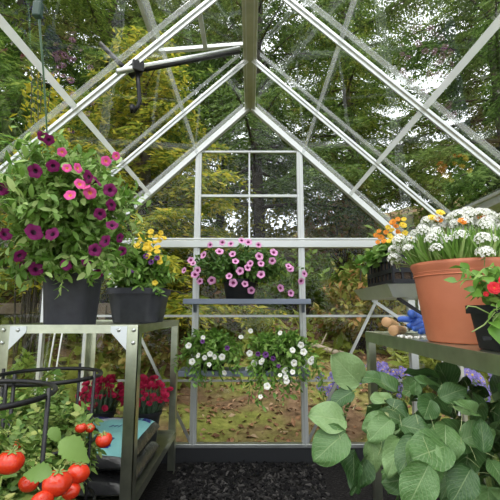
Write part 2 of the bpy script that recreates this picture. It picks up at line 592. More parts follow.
# floor
b = MB(); b.box((0, (YB + YF) / 2 - .1, -.02), (2 * XW + .06, YB - YF + .3, .04))
fm, nt, N, L, B = nodes('rubber_mulch')
tc = N.new('ShaderNodeTexCoord')
nz = N.new('ShaderNodeTexNoise'); nz.inputs['Scale'].default_value = 55; nz.inputs['Detail'].default_value = 8; nz.inputs['Roughness'].default_value = .75
mp = N.new('ShaderNodeMapping'); mp.inputs['Scale'].default_value = (1.0, 1.8, 1)
L.new(tc.outputs['Object'], mp.inputs['Vector']); L.new(mp.outputs[0], nz.inputs['Vector'])
r = ramp(N, [(.3, (.004, .004, .0045)), (.52, (.018, .017, .017)), (.72, (.075, .07, .067))])
L.new(nz.outputs['Fac'], r.inputs['Fac']); L.new(r.outputs['Color'], B.inputs['Base Color'])
bp = N.new('ShaderNodeBump'); bp.inputs['Strength'].default_value = .9; bp.inputs['Distance'].default_value = .012
L.new(nz.outputs['Fac'], bp.inputs['Height']); L.new(bp.outputs[0], B.inputs['Normal'])
B.inputs['Roughness'].default_value = .95; B.inputs['Specular IOR Level'].default_value = .03
tag(b.build('floor', fm), 'dark shredded rubber floor between the two benches', 'floor', kind='structure')

fr2 = np.random.default_rng(77)
n = 5000
px_, py_ = fr2.uniform(-.455, .435, n), fr2.uniform(1.2, 2.77, n)
V = np.array([(-.5, -.16, 0), (.5, -.12, 0), (.45, .16, 0), (-.5, .12, 0), (-.3, -.08, .22), (.3, -.05, .3), (.25, .08, .24), (-.3, .06, .28)])
Fq = np.array([(0, 1, 5, 4), (1, 2, 6, 5), (2, 3, 7, 6), (3, 0, 4, 7), (4, 5, 6, 7)])
b = MB(); b.arrays(*inst((V, Fq), np.stack([px_, py_, fr2.uniform(-.002, .006, n)], 1), fr2.normal(size=(n, 3)) * (1, 1, .3), fr2.normal(size=(n, 3)) * .3 + (0, 0, 1), fr2.uniform(.018, .05, n)))
tag(b.build('rubber_chips', [leafy('rubber_chip', [(0, (.006, .006, .007)), (.7, (.022, .021, .021)), (1, (.07, .066, .064))], 0, .9, .1)]), 'black shredded rubber chips strewn over the aisle floor', 'floor chips', kind='stuff')

# ---- back gable wall
wb = thing('wall_back', (0, 0, 0), 'aluminium and clear glazed gable wall with door frame at far end', 'wall', kind='structure')
PX = (-.385, .372)
for x in PX:
    b = MB(); b.bar((x, YB, .10), (x, YB, roofz(x) - .03), .045, .04, (0, 1, 0)); b.bar((x, YB - .022, .10), (x, YB - .022, roofz(x) - .04), .014, .008, (0, 1, 0))
    b.build('post', M['white_alu'], wb, bevel=.003)
for s in (-1, 1):
    b = MB(); b.bar((s * XW, YB, 0), (s * XW, YB, EAVE), .05, .05, (0, 1, 0)); b.build('corner_post', M['white_alu'], wb, bevel=.003)
    b = MB(); b.bar((s * (XW - .02), YB, EAVE), (s * .0, YB, APEX - .012), .045, .032, (0, 1, 0))
    b.bar((s * (XW - .02), YB - .025, EAVE - .025), (s * .01, YB - .025, APEX - .045), .012, .014, (0, 1, 0))
    b.build('gable_rafter', M['white_alu'], wb, bevel=.003)
    x0 = PX[0] if s < 0 else PX[1]
    b = MB(); b.bar((x0 + s * .01, YB - .012, .12), (s * (XW - .02), YB - .012, EAVE - .02), .02, .006, (0, 1, 0))
    b.build('brace', M['alu'], wb)
b = MB(); b.box((0, YB - .008, 1.478), (2 * XW, .055, .05)); b.box((0, YB - .02, 1.515), (2 * XW, .02, .014))
b.build('gable_beam', M['white_alu'], wb, bevel=.003)
zz = lambda py: at(250, py, YB).z
for py, xa, xb, h in ((152, PX[0], PX[1], .014), (196, PX[0], PX[1], .018), (316, -XW, XW, .016), (381, -XW, XW, .012)):
    b = MB(); b.box(((xa + xb) / 2, YB + (.014 if py > 300 else 0), zz(py)), (xb - xa, .02, h)); b.build('rail', M['white_alu'], wb)
b = MB(); b.bar((-.005, YB + .005, 1.50), (-.005, YB + .005, zz(152)), .012, .02, (0, 1, 0)); b.build('mullion', M['alu'], wb)
b = MB(); b.box((0, YB, .108), (2 * XW, .05, .024)); b.build('sill', M['alu'], wb, bevel=.003)
b = MB(); b.box((0, YB + .005, .048), (2 * XW + .04, .05, .096)); b.build('plinth', M['plinth'], wb)
TH = .004
# panes of the gable
def gpane(poly):
    b = MB(); n = len(poly)
    vs = [(x, YB + .006 + dy, z) for dy in (0, TH) for x, z in poly]
    b.add(vs, [tuple(range(n)), tuple(range(2 * n - 1, n - 1, -1))] + [(i, n + i, n + (i + 1) % n, (i + 1) % n) for i in range(n)])
    b.build('pane', M['gable_pane'], wb)
gpane([(PX[0], .12), (PX[1], .12), (PX[1], 1.45), (PX[0], 1.45)])
gpane([(PX[0], 1.51), (PX[1], 1.51), (PX[1], zz(152)), (PX[0], zz(152))])
gpane([(PX[0], zz(152)), (PX[1], zz(152)), (PX[1], roofz(PX[1]) - .03), (0, APEX - .03), (PX[0], roofz(PX[0]) - .03)])
for s, x0 in ((-1, PX[0]), (1, PX[1])):
    gpane([(x0, .12), (s * XW, .12), (s * XW, 1.45), (x0, 1.45)])
    gpane([(x0, 1.51), (s * (XW - .03), 1.51), (x0, roofz(x0) - .03)])

# ---- side walls
for s, nm, lb in ((-1, 'wall_left', 'glazed left side wall of the greenhouse behind the tall bench'), (1, 'wall_right', 'glazed right side wall of the greenhouse behind the terracotta pot')):
    w = thing(nm, (0, 0, 0), lb, 'wall', kind='structure')
    for y in BAYS:
        b = MB(); b.bar((s * XW, y, 0), (s * XW, y, EAVE), .02, .03, (0, 1, 0)); b.build('post', M['alu'], w, bevel=.002)
    b = MB(); b.box((s * XW, (YB + YF) / 2, EAVE), (.05, YB - YF, .06)); b.box((s * (XW - .028), (YB + YF) / 2, EAVE + .012), (.02, YB - YF, .012))
    b.box((s * (XW + .05), (YB + YF) / 2, EAVE - .01), (.05, YB - YF + .1, .035)); b.build('eave_rail', M['alu'], w, bevel=.003)
    b = MB(); b.box((s * XW, (YB + YF) / 2, .108), (.05, YB - YF, .024)); b.build('sill', M['alu'], w)
    b = MB(); b.box((s * (XW + .005), (YB + YF) / 2, .048), (.05, YB - YF, .096)); b.build('plinth', M['plinth'], w)
    ys = [YB] + BAYS
    for a, c in zip(ys, ys[1:]):
        b = MB(); b.box((s * (XW + .004), (a + c) / 2, (EAVE + .1) / 2), (TH, a - c - .01, EAVE - .12)); b.build('pane', M['pane'], w)
    for k in (0, 1):
        b = MB(); y0 = 2.30 - k * .09
        b.tube([(s * (XW - .03), y0 - .10, .12), (s * (XW - .03), y0 + .06, .90)], .005, 6); b.build('bracing_rod', M['white_rod'], w, True)

# ---- roof
rf = thing('ceiling', (0, 0, 0), 'clear pitched greenhouse roof of aluminium bars and panes', 'roof', kind='structure')
b = MB()
b.box((0, (YB + YF) / 2, APEX - .02), (.085, YB - YF, .05))
b.build('ridge_beam', M['old_alu'], rf, bevel=.006)
for x in (-.022, .022):
    b = MB(); b.box((x, (YB + YF) / 2, APEX - .049), (.007, YB - YF, .012)); b.build('ridge_rib', M['alu'], rf)
for s in (-1, 1):
    nup = Vector((s * PIT, 0, 1)).normalized()
    for y in BAYS:
        p0, p1 = Vector((s * .03, y, roofz(.03) - .01)), Vector((s * XW, y, EAVE + .0))
        b = MB()
        b.bar(p0 - nup * .010, p1 - nup * .010, .026, .014, nup)
        b.bar(p0 - nup * .024, p1 - nup * .024, .009, .018, nup)
        b.build('rafter', M['alu'], rf, bevel=.002)
        b = MB(); b.bar(p0 + nup * .050 + Vector((0, .012, 0)), p1 + nup * .050 + Vector((0, .012, 0)), .032, .005, nup)
        b.build('glazing_cap', M['cap'], rf)
    p0, p1 = Vector((s * .03, YB, roofz(.03))), Vector((s * XW, YB, EAVE))
    b = MB(); b.bar(p0 + nup * .04 + Vector((0, .012, 0)), p1 + nup * .04 + Vector((0, .012, 0)), .05, .008, nup); b.build('glazing_cap', M['cap'], rf)
    for k, x in enumerate((.755, .41)):
        b = MB()
        p = Vector((s * x, 0, roofz(x))) - nup * .035
        for a, c in zip([YB] + BAYS, BAYS):
            b.bar(p + Vector((0, a - .02, 0)) + nup * .02, p + Vector((0, c + .02, 0)) + nup * .02,   .026 if k == 0 else .02, .010, nup)
        b.build('purlin', M['purlin'] if k == 0 else M['cap'], rf)
    ys = [YB] + BAYS
    for i, (a, c) in enumerate(zip(ys, ys[1:])):
        for xa, xb in ((.045, .41), (.41, .755), (.755, XW + .05)):
            if s < 0 and i == 1 and xa < .1: continue           # the vent opening
            m1, m2 = Vector((s * xa, (a + c) / 2, roofz(xa))), Vector((s * xb, (a + c) / 2, roofz(xb)))
            b = MB(); b.bar(m1 + nup * .006, m2 + nup * .006, a - c - .02, TH, nup); b.build('pane', M['pane'], rf)

# open roof vent
wv = thing('window_1', (0, 1.87, APEX + .03), 'roof vent propped open on the left slope', 'window', kind='structure')
vx, vz, ya, yb_ = -.56, -.045, -.25, .28
for n_, p, q in (('vent_frame', (-.03, yb_, 0), (vx, yb_, vz)), ('vent_frame', (-.03, ya, 0), (vx, ya, vz)), ('vent_frame', (vx, ya, vz), (vx, yb_, vz)),
                 ('vent_frame', (-.03, ya, 0), (-.03, yb_, 0)), ('vent_bar', (-.27, ya, vz * .5), (-.27, yb_, vz * .5))):
    b = MB(); b.bar(p, q, .026, .022, (0, 0, 1)); b.build(n_, M['alu'], wv, bevel=.002)
b = MB(); b.bar((-.03, .015, .008), (vx, .015, vz + .008), yb_ - ya, TH, (0, 0, 1)); b.build('pane', M['pane'], wv)

# vent opener with crank
j = at(137, 68, 1.575)
e = at(241, 48, 2.13)
vo = thing('vent_opener', j, 'metal vent opener rod with hanging black crank under the left roof slope', 'vent opener')
d = (e - j)
b = MB(); b.tube([-d * .13, d * .98], .0125, 10); b.build('rod', M['alu'], vo, True)
b = MB(); b.tube([d * .05 - Vector((0, 0, .012)), d * .97 - Vector((0, 0, .022))], .013, 8); b.build('guide_tube', M['black_metal'], vo, True)
b = MB(); b.box((0, 0, 0), (.05, .05, .05), Matrix.Rotation(.5, 3, 'Z')); b.tube([(-.04, 0, .02), (.03, 0, .02)], .014, 8)
b.build('bracket', M['black_metal'], vo, bevel=.006)
k1, k2 = at(140, 104, 1.575) - j, at(133, 112, 1.575) - j
b = MB(); b.tube([Vector((0, 0, 0)), k1 * .5, k1 * .93, k1 + (k2 - k1) * .25, k2 * 1.0], .0095, 8)
b.tube([k2 + Vector((0, 0, .012)), k2, k2 + Vector((-.006, 0, .03))], .012, 8)
b.build('crank_handle', M['black_metal'], vo, True)
b = MB(); b.tube([Vector((-.02, .02, -.03)), Vector((-.17, .0, -.04)) + Vector((0, 0, .16))], .011, 8); b.build('stay_arm', M['black_metal'], vo, True)

# hanging cord
t_ = Vector((-.655, 1.075, roofz(.655) - .03))
hc = thing('hanging_cord', t_, 'thin green cord hanging from the roof into the big petunia basket', 'cord')
e2 = at(47.5, 150, 1.62) - t_
b = MB(); b.tube([Vector((0, 0, 0)), e2 * .35 + Vector((.004, 0, -.004)), e2 * .7 + Vector((.004, 0, -.004)), e2], .0033, 6); b.build('cord', M['green_cord'], hc, True)
b = MB(); b.box((.0, 0, -.012), (.026, .022, .05)); b.tube([(0, 0, .03), (.0, 0, -.03)], .012, 8)
b.build('clip', M['green_clip'], hc, bevel=.005)

# ================================================================== LEFT BENCH
LX0, LX1, LY0, LY1, LZ = -1.075, -.475, 1.70, 2.66, .942
lt = thing('potting_bench', ((LX0 + LX1) / 2, (LY0 + LY1) / 2, 0), 'two-tier galvanised metal bench along the left wall', 'bench')
ox = Vector(lt.location)
def L_(x, y, z): return Vector((x, y, z)) - ox
lw = .05
for x, y in ((LX0, LY0), (LX1, LY0), (LX0, LY1), (LX1, LY1)):
    sx = 1 if x < -.8 else -1
    sy = 1 if y < 2 else -1
    b = MB()
    b.box(L_(x + sx * lw / 2, y + sy * .002, LZ / 2), (lw, .004, LZ)); b.box(L_(x + sx * .002, y + sy * lw / 2, LZ / 2), (.004, lw, LZ))
    leg = b.build('leg', M['galv'], lt)
    if sy > 0:
        g = MB()
        xx = x + sx * .002
        pts = [(xx, LZ - .005), (xx + sx * .115, LZ - .005), (xx + sx * .115, LZ - .03), (xx + sx * lw, LZ - .10), (xx, LZ - .10)]
        # gusset plate beside the leg
        pts = [(x + sx * lw, LZ - .006), (x + sx * .12, LZ - .006), (x + sx * .12, LZ - .03), (x + sx * lw, LZ - .105)]
        if sx < 0: pts = pts[::-1]
        vs = [tuple(L_(a, y - .003 + q, c)) for q in (0, .003) for a, c in pts]
        g.add(vs, [(0, 1, 2, 3), (7, 6, 5, 4), (0, 4, 5, 1), (1, 5, 6, 2), (2, 6, 7, 3), (3, 7, 4, 0)])
        g.build('gusset', M['gusset'], lt)
        for a, c in ((x + sx * .022, LZ - .022), (x + sx * .022, LZ - .075), (x + sx * .085, LZ - .022)):
            r_ = MB(); r_.lathe([(.009, 0), (.008, .003), (.004, .006), (.001, .0065)], 10)
            o = r_.build('rivet', M['alu'], lt, True)
            o.location = L_(a, y - .003, c); o.rotation_euler = (PI / 2, 0, 0)
b = MB()
b.box(L_((LX0 + LX1) / 2, LY0 + .002, LZ - .018), (LX1 - LX0, .003, .036)); b.box(L_((LX0 + LX1) / 2, LY1 - .002, LZ - .018), (LX1 - LX0, .003, .036))
b.box(L_(LX0 + .002, (LY0 + LY1) / 2, LZ - .018), (.003, LY1 - LY0, .036)); b.box(L_(LX1 - .002, (LY0 + LY1) / 2, LZ - .018), (.003, LY1 - LY0, .036))
b.box(L_((LX0 + LX1) / 2, (LY0 + LY1) / 2, LZ - .012), (LX1 - LX0 - .012, LY1 - LY0 - .012, .004))
b.build('bench_top', M['galv'], lt)
SZ = .22
b = MB()
b.box(L_((LX0 + LX1) / 2, (LY0 + LY1) / 2, SZ), (LX1 - LX0 - .014, LY1 - LY0 - .014, .005))
b.box(L_(LX1 - .003, (LY0 + LY1) / 2, SZ + .004), (.004, LY1 - LY0, .04)); b.box(L_(LX0 + .003, (LY0 + LY1) / 2, SZ + .004), (.004, LY1 - LY0, .04))
b.box(L_((LX0 + LX1) / 2, LY0 + .006, SZ + .004), (LX1 - LX0, .004, .04)); b.box(L_((LX0 + LX1) / 2, LY1 - .006, SZ + .004), (LX1 - LX0, .004, .04))
b.build('lower_shelf', M['galv'], lt)
LTOP = LZ - .0085

# ================================================================== RIGHT BENCH
RX0, RX1, RY0, RY1, RZ = .502, 1.085, .35, 1.73, .912
rt = thing('staging_table', ((RX0 + RX1) / 2, (RY0 + RY1) / 2, 0), 'galvanised staging table holding the terracotta pot', 'table')
ox = Vector(rt.location)
for x, y in ((RX0, RY0), (RX1, RY0), (RX0, RY1), (RX1, RY1)):
    sx = 1 if x < .8 else -1
    sy = 1 if y < 1 else -1
    b = MB(); b.box(L_(x + sx * .02, y + sy * .002, RZ / 2), (.04, .004, RZ)); b.box(L_(x + sx * .002, y + sy * .02, RZ / 2), (.004, .04, RZ)); b.build('leg', M['galv'], rt)
b = MB()
for x in (RX0, RX1): b.box(L_(x, (RY0 + RY1) / 2, RZ - .02), (.004, RY1 - RY0, .042)); 
for y in (RY0, RY1): b.box(L_((RX0 + RX1) / 2, y, RZ - .02), (RX1 - RX0, .004, .042))
b.box(L_((RX0 + RX1) / 2, (RY0 + RY1) / 2, RZ - .006), (RX1 - RX0 - .008, RY1 - RY0 - .008, .004))
b.build('table_top', M['galv'], rt, bevel=.001)
RTOP = RZ - .0030

# ================================================================== GABLE SHELVES
SHT = at(250, 299, 2.62).z
SHL = at(250, 370, 2.62).z
def gable_shelf(z, xa, xb, label):
    t = thing('wall_shelf', ((xa + xb) / 2, 2.67, z - .035), label, 'shelf', 'blue-grey shelves across the gable wall')
    hw = (xb - xa) / 2
    b = MB(); b.box((0, 0, .028), (2 * hw, .19, .014)); b.box((0, -.093, .018), (2 * hw, .006, .034)); b.box((0, .093, .018), (2 * hw, .006, .034))
    b.build('shelf_board', M['slate'], t, bevel=.002)
    for x in PX:
        b = MB(); lx = x - t.location.x
        b.box((lx, .0, .008), (.022, .19, .012)); b.bar((lx, .085, -.05), (lx, .03, .006), .012, .012, (1, 0, 0)); b.box((lx, .092, -.02), (.022, .008, .07))
        b.build('bracket', M['slate'], t)
    return t
gable_shelf(SHT, -.44, .40, 'upper blue-grey shelf on the gable under the pink petunias')
gable_shelf(SHL, -.46, .385, 'lower blue-grey shelf on the gable under the white petunias')

# ---- pink petunia on the upper shelf
rnd = random.Random(11)
pc = at(240, 300, 2.665); pc.z = SHT
pp = thing('potted_petunia', pc, 'petunia with pale pink purple-eyed flowers on the upper gable shelf', 'potted plant', 'petunias on the gable shelves')
round_pot(pp, .095, .118, .13, M['black_plastic'])
c = Vector((pc.x + .005, 2.62, SHT + .21)); rr = (.35, .16, .16)
tips = dome_tips(c, rr, 200, rnd, -.75, .5)
for k in range(10): tips.append(Vector((pc.x + rnd.uniform(-.42, .44), 2.6 + rnd.uniform(-.08, .08), SHT + rnd.uniform(.06, .25))))
shoots(pp, (pc.x, pc.y, SHT + .115), tips, T_PET, [LEAF['dark']], .04, 17, rnd, .09, .25, .002, clampy=(2.4, 2.765))
blooms = [(147,73),(183,66),(127,103),(208,70),(260,65),(290,73),(97,127),(110,148),(103,160),(117,180),(152,178),(222,121),(213,100),(235,150),(265,128),(292,107),(297,128),(297,160),(250,188),(215,185),(268,207),(355,200),(383,143),(385,215),(425,158),(335,95),(70,148),(175,92),(228,215),(330,120),(415,180),(203,165),(258,140),(90,118),(378,135),(240,60)]
for x, y in blooms:
    px, py = 160 + x / 2.94, 220 + y / 2.94
    p = hit_ellipsoid(px, py, c, (.35, .19, .17))
    p.y = min(p.y, 2.74)
    flower(pp, 'pink', p, (rnd.gauss((p.x - c.x) * 1.2, .25), -1, rnd.gauss(.25, .25)), rnd.uniform(.021, .029), rnd=rnd)

# ---- white petunias on the lower shelf
def white_pet(cx, hw, label, wh, vi, trail, seed):
    rnd = random.Random(seed)
    pc = at(cx, 370, 2.665); pc.z = SHL
    t = thing('potted_petunia', pc, label, 'potted plant', 'petunias on the gable shelves')
    round_pot(t, .075, .098, .12, M['black_plastic'])
    c = Vector((pc.x + trail * .05, 2.62, SHL + .13)); rr = (hw, .15, .13)
    tips = dome_tips(c, rr, 130, rnd, -.85, .45)
    for k in range(22 + 24 * trail): tips.append(Vector((pc.x + rnd.uniform(-hw, hw) + trail * .06, 2.52 + rnd.uniform(-.03, .05), SHL + rnd.uniform(-.12 - .1 * trail, .05))))
    ov = set(range(130, 180))
    shoots(t, (pc.x, pc.y, SHL + .11), tips, T_PET, [LEAF['fresh']], .038, 16, rnd, .08, .25, .002, clampy=(2.4, 2.765), over=ov)
    for lst, kind in ((wh, 'white'), (vi, 'violet')):
        for x, y in lst:
            p = hit_ellipsoid(180 + x / 3.33, 300 + y / 3.33, c, (hw + .01, .17, .145))
            if y > 235: p = at(180 + x / 3.33, 300 + y / 3.33, 2.47)
            p.y = min(max(p.y, 2.43), 2.74)
            flower(t, kind, p, (rnd.gauss((p.x - c.x), .25), -1, rnd.gauss(.25, .25)), rnd.uniform(.014, .023) * (1 if kind == 'white' else .9), rnd=rnd)
white_pet(212, .235, 'white petunia with two violet blooms at the left end of the lower gable shelf',
          [(77,125),(28,152),(82,192),(115,190),(148,243),(97,215),(60,185),(140,190),(40,205),(100,180)], [(157,160),(75,138)], 0, 21)
white_pet(274, .25, 'white petunia trailing over the right end of the lower gable shelf',
          [(235,103),(203,123),(333,110),(232,178),(270,207),(247,210),(375,240),(333,250),(352,257),(290,287),(268,322),(375,167),(412,173),(403,150),(435,205),(440,195),(380,210),(420,225),(226,230),(350,235),(275,200),(355,270)],
          [(328,220),(260,180),(285,182),(445,212),(310,195)], 1, 22)

# ================================================================== BIG PETUNIA ON THE LEFT BENCH
rnd = random.Random(31)
pc = Vector((-.83, 1.835, LTOP))
bp_ = thing('potted_petunia', pc, 'huge bushy petunia with purple and hot pink flowers on the left bench', 'potted plant')
round_pot(bp_, .094, .112, .235, M['grey_plastic'], n=40, sq=5)
c = Vector((-.80, 1.68, 1.47)); rr = (.30, .29, .30)
tips = dome_tips(c, rr, 430, rnd, -.93, .55)
for k in range(40): tips.append(Vector((rnd.uniform(-1.0, -.50), rnd.uniform(1.45, 1.66), rnd.uniform(1.06, 1.26))))
for k in range(16): tips.append(Vector((rnd.uniform(-.62, -.48), rnd.uniform(1.65, 1.9), rnd.uniform(1.10, 1.6))))
for k in range(60): tips.append(Vector((rnd.uniform(-1.05, -.8), rnd.uniform(1.36, 1.7), rnd.uniform(1.13, 1.55))))
for k in range(70): tips.append(Vector((rnd.uniform(-.93, -.72), rnd.uniform(1.32, 1.5), rnd.uniform(1.35, 1.70))))
shoots(bp_, (pc.x, pc.y, LTOP + .22), tips, [T_PET, leaf_template(.42, .12, .3, 3, .55)], [LEAF['petunia']], .045, 17, rnd, .16, .22, .0022,
       clampx=(-1.105, -.40), clampy=(1.28, 2.05), ctr=c, roof=True)
PUR = [(34,232,1.25),(20,256,1),(25,268,1),(36,269,1.1),(1,188,1.1),(5,234,1),(35,171,1),(53,166,.9),(43,136,.8),(49,140,.8),(88,177,1),(97,181,1),(110,190,1),(112,225,.9),(97,274,1),(95,250,1),(105,241,1),(122,251,.8),(111,205,.9),(100,214,.9),(52,234,1),(66,265,.9),(86,262,.8),(120,238,.8)]
HOT = [(70,195,1),(80,184,1),(90,193,1.1),(78,168,.9),(67,168,.8),(106,161,.95),(116,156,.85),(62,152,.8),(86,187,.8)]
for lst, kind in ((PUR, 'purple'), (HOT, 'hot')):
    for x, y, s in lst:
        p = hit_ellipsoid(x, y, c, (.33, .33, .33))
        dr = (Vector((0, 0, EYE)) - p).normalized() + Vector((rnd.gauss(0, .5), rnd.gauss(0, .3), rnd.gauss(.1, .5)))
        p.z = min(p.z, roofz(p.x) - .10)
        flower(bp_, kind, p, dr, (.0275 if kind == 'purple' else .0225) * s, rnd=rnd)

# ---- yellow flower pot behind it
rnd = random.Random(32)
pc = Vector((-.655, 2.33, LTOP))
yp = thing('potted_pansy', pc, 'wide dark pot of yellow flowers at the aisle side of the left bench', 'potted plant')
b = MB()
b.lathe([(.125, 0), (.13, .005), (.158, .16), (.168, .162), (.168, .195), (.155, .195), (.15, .16), (.12, .02)], 40, sq=4)
o = b.build('pot', M['grey_plastic'], yp, True); o.modifiers.new('e', 'EDGE_SPLIT').split_angle = R(35)
b = MB(); b.lathe([(.150, .15), (.150, .172), (.01, .18)], 30, sq=4); b.build('soil', M['soil'], yp, True)
c = Vector((-.655, 2.30, LTOP + .30)); rr = (.18, .18, .20)
tips = dome_tips(c, rr, 120, rnd, -.5, .5)
for k in range(10): tips.append(Vector((rnd.uniform(-.62, -.42), 2.2 + rnd.uniform(-.06, .1), LTOP + rnd.uniform(.14, .3))))
shoots(yp, (pc.x, pc.y, LTOP + .175), tips, T_PET, [LEAF['fresh']], .05, 13, rnd, .06, .25, .002, ctr=c, clampx=(-.9, -.40))
for k in range(30):
    px, py = rnd.gauss(152, 7), rnd.gauss(244, 6)
    p = hit_ellipsoid(px, py, c, (.185, .19, .21))
    flower(yp, 'yellow', p, (rnd.gauss(.1, .3), -1, rnd.gauss(.5, .3)), rnd.uniform(.013, .02), rnd=rnd)
for px, py in ((155, 283), (140, 240), (160, 262)):
    flower(yp, 'yellow', hit_ellipsoid(px, py, c, (.185, .19, .21)), (0, -1, .3), .018, rnd=rnd)
for px, py in ((151, 262), (157, 258), (146, 256), (133, 270)):
    flower(yp, 'violet', hit_ellipsoid(px, py, c, (.185, .19, .21)), (0, -1, .3), .017, rnd=rnd)

# ================================================================== DIANTHUS ON THE LOWER SHELF
def dianthus(x, y, label, seed, n):
    rnd = random.Random(seed)
    t = thing('potted_dianthus', (x, y, SZ + .004), label, 'potted plant', 'crimson dianthus on the lower shelf of the left bench')
    round_pot(t, .062, .085, .185, M['black_plastic'])
    P, D, N_, S = [], [], [], []
    for k in range(420):
        a = rnd.uniform(0, 2 * PI); q = math.sqrt(rnd.random())
        P.append((.07 * q * math.cos(a), .07 * q * math.sin(a), .165))
        D.append((math.cos(a) * q * .9 + rnd.gauss(0, .2), math.sin(a) * q * .9 + rnd.gauss(0, .2), 1)); N_.append((math.cos(a), math.sin(a), .4)); S.append(rnd.uniform(.08, .15))
    fb = MB(); fb.arrays(*inst(T_BLADE, P, D, N_, S)); fb.build('foliage', [LEAF['grey']], t, True)
    sb = MB()
    for k in range(n):
        a = rnd.uniform(0, 2 * PI); q = math.sqrt(rnd.random())
        p = Vector((.148 * q * math.cos(a), .12 * q * math.sin(a), .365 - .10 * q * q + rnd.uniform(-.055, .03)))
        sb.tube([(p.x * .3, p.y * .3, .165), (p.x * .75, p.y * .75, .26), p], .0018, 4)
        flower(t, 'crimson', Vector(t.location) + p, (p.x * 3 + rnd.gauss(0, .3), p.y * 2 - .6, .8 + rnd.gauss(0, .2)), rnd.uniform(.015, .022), rnd=rnd)
    sb.build('flower_stem', M['stem'], t, True)
dianthus(-.90, 2.47, 'potted crimson dianthus farther from the aisle behind the soil bags', 41, 100)
dianthus(-.622, 2.47, 'potted crimson dianthus nearest the aisle behind the soil bags', 42, 100)

# ================================================================== SOIL BAGS
bagm = plain('aqua_bag', (.20, .52, .54), .32, 0, (.28, .60, .60), 5, .25, 14)
bagw = plain('pale_bag_panel', (.50, .50, .62), .35, 0, (.58, .58, .70), 7, .25, 14)
bagk = plain('black_bag', (.02, .02, .022), .22, 0, (.04, .04, .042), 12, .5, 18)
ink = plain('navy_ink', (.02, .02, .20), .4)
def bag(z, h, name, label, mats, letters, dx=0, dy=0, seed=5):
    rnd = random.Random(seed)
    t = thing(name, (-.725 + dx, 2.05 + dy, z), label, 'bag', 'bags stacked on the lower shelf')
    W, Lh = .215, .30
    nx, ny = 22, 28
    vs, fs, ms = [], [], []
    def top(u, v):
        e = (1 - abs(u) ** 4) * (1 - abs(v) ** 4)
        return h * (.28 + .72 * max(e, 0) ** .42) + .007 * math.sin(7 * u + 3 * v) * math.sin(6 * v - 2 * u + seed) * e
    for side in (1, 0):
        for jy in range(ny + 1):
            for ix in range(nx + 1):
                u, v = ix / nx * 2 - 1, jy / ny * 2 - 1
                zt = top(u, v)
                e = (1 - abs(u) ** 6) * (1 - abs(v) ** 6)
                zb = h * .26 * (1 - max(e, 0) ** .4)
                vs.append((u * W, v * Lh, zt if side else zb))
    o_ = (nx + 1) * (ny + 1)
    for jy in range(ny):
        for ix in range(nx):
            a = jy * (nx + 1) + ix
            u, v = (ix + .5) / nx * 2 - 1, (jy + .5) / ny * 2 - 1
            mi = 0
            if len(mats) > 1:
                mi = 1 if v > .45 and u < .15 else 0
                if max(abs(u), abs(v)) > .93: mi = 2
            fs.append((a, a + 1, a + nx + 2, a + nx + 1)); ms.append(mi)
            fs.append((o_ + a + nx + 1, o_ + a + nx + 2, o_ + a + 1, o_ + a)); ms.append(2 if len(mats) > 1 else 0)
    rim = [ix for ix in range(nx + 1)] + [jy * (nx + 1) + nx for jy in range(1, ny + 1)] + [ny * (nx + 1) + ix for ix in range(nx - 1, -1, -1)] + [jy * (nx + 1) for jy in range(ny - 1, 0, -1)]
    for i, a in enumerate(rim):
        c_ = rim[(i + 1) % len(rim)]
        fs.append((a, o_ + a, o_ + c_, c_)); ms.append(2 if len(mats) > 1 else 0)
    b = MB(); b.v, b.f, b.m = vs, fs, ms
    b.build('bag_body', mats, t, True)
    if letters:
        def stroke(b, p, q, w):
            n = 6
            p, q = Vector((*p, 0)), Vector((*q, 0))
            s = (q - p).normalized().cross(Vector((0, 0, 1))) * w
            vs = []
            for i in range(n + 1):
                m_ = p.lerp(q, i / n)
                for k in (-1, 1):
                    x, y = m_.x + s.x * k, m_.y + s.y * k
                    vs.append((x, y, top(x / W, y / Lh) + .0016))
            b.add(vs, [(2 * i, 2 * i + 1, 2 * i + 3, 2 * i + 2) for i in range(n)])
        # rows of bold marks, too small in the photograph to read
        for cx, cy, s_ in ((-.15, .215, .042), (-.07, .215, .042), (.01, .21, .042), (.115, .20, .034), (.17, .19, .03),
                           (-.10, -.20, .048), (-.01, -.21, .048), (.08, -.20, .048)):
            k = rnd.randrange(3); b = MB()
            stroke(b, (cx - s_ * .5, cy - s_), (cx - s_ * .5, cy + s_), s_ * .30)
            if k != 1: stroke(b, (cx - s_ * .5, cy + s_ * .8), (cx + s_ * .6, cy + s_ * .5), s_ * .28)
            if k != 0: stroke(b, (cx - s_ * .5, cy - s_ * .7), (cx + s_ * .6, cy - s_ * .6), s_ * .28)
            stroke(b, (cx + s_ * .5, cy - s_ * .7), (cx + s_ * .1, cy + s_ * .2), s_ * .28)
            b.build('lettering', ink, t)
        b = MB()
        for i in range(6): stroke(b, (.02 + i * .022, .02 + (i % 2) * .012), (.034 + i * .022, .05), .004)
        b.build('lettering', ink, t)
    return t
bag(SZ + .0035, .095, 'soil_bag', 'shiny black plastic bag lying underneath the aqua soil bag', [bagk], False, .0, .0, 3)
bag(SZ + .1010, .105, 'soil_bag', 'aqua soil bag with navy marks lying on top of the black bag', [bagm, bagw, bagk], True, -.005, .01, 5)

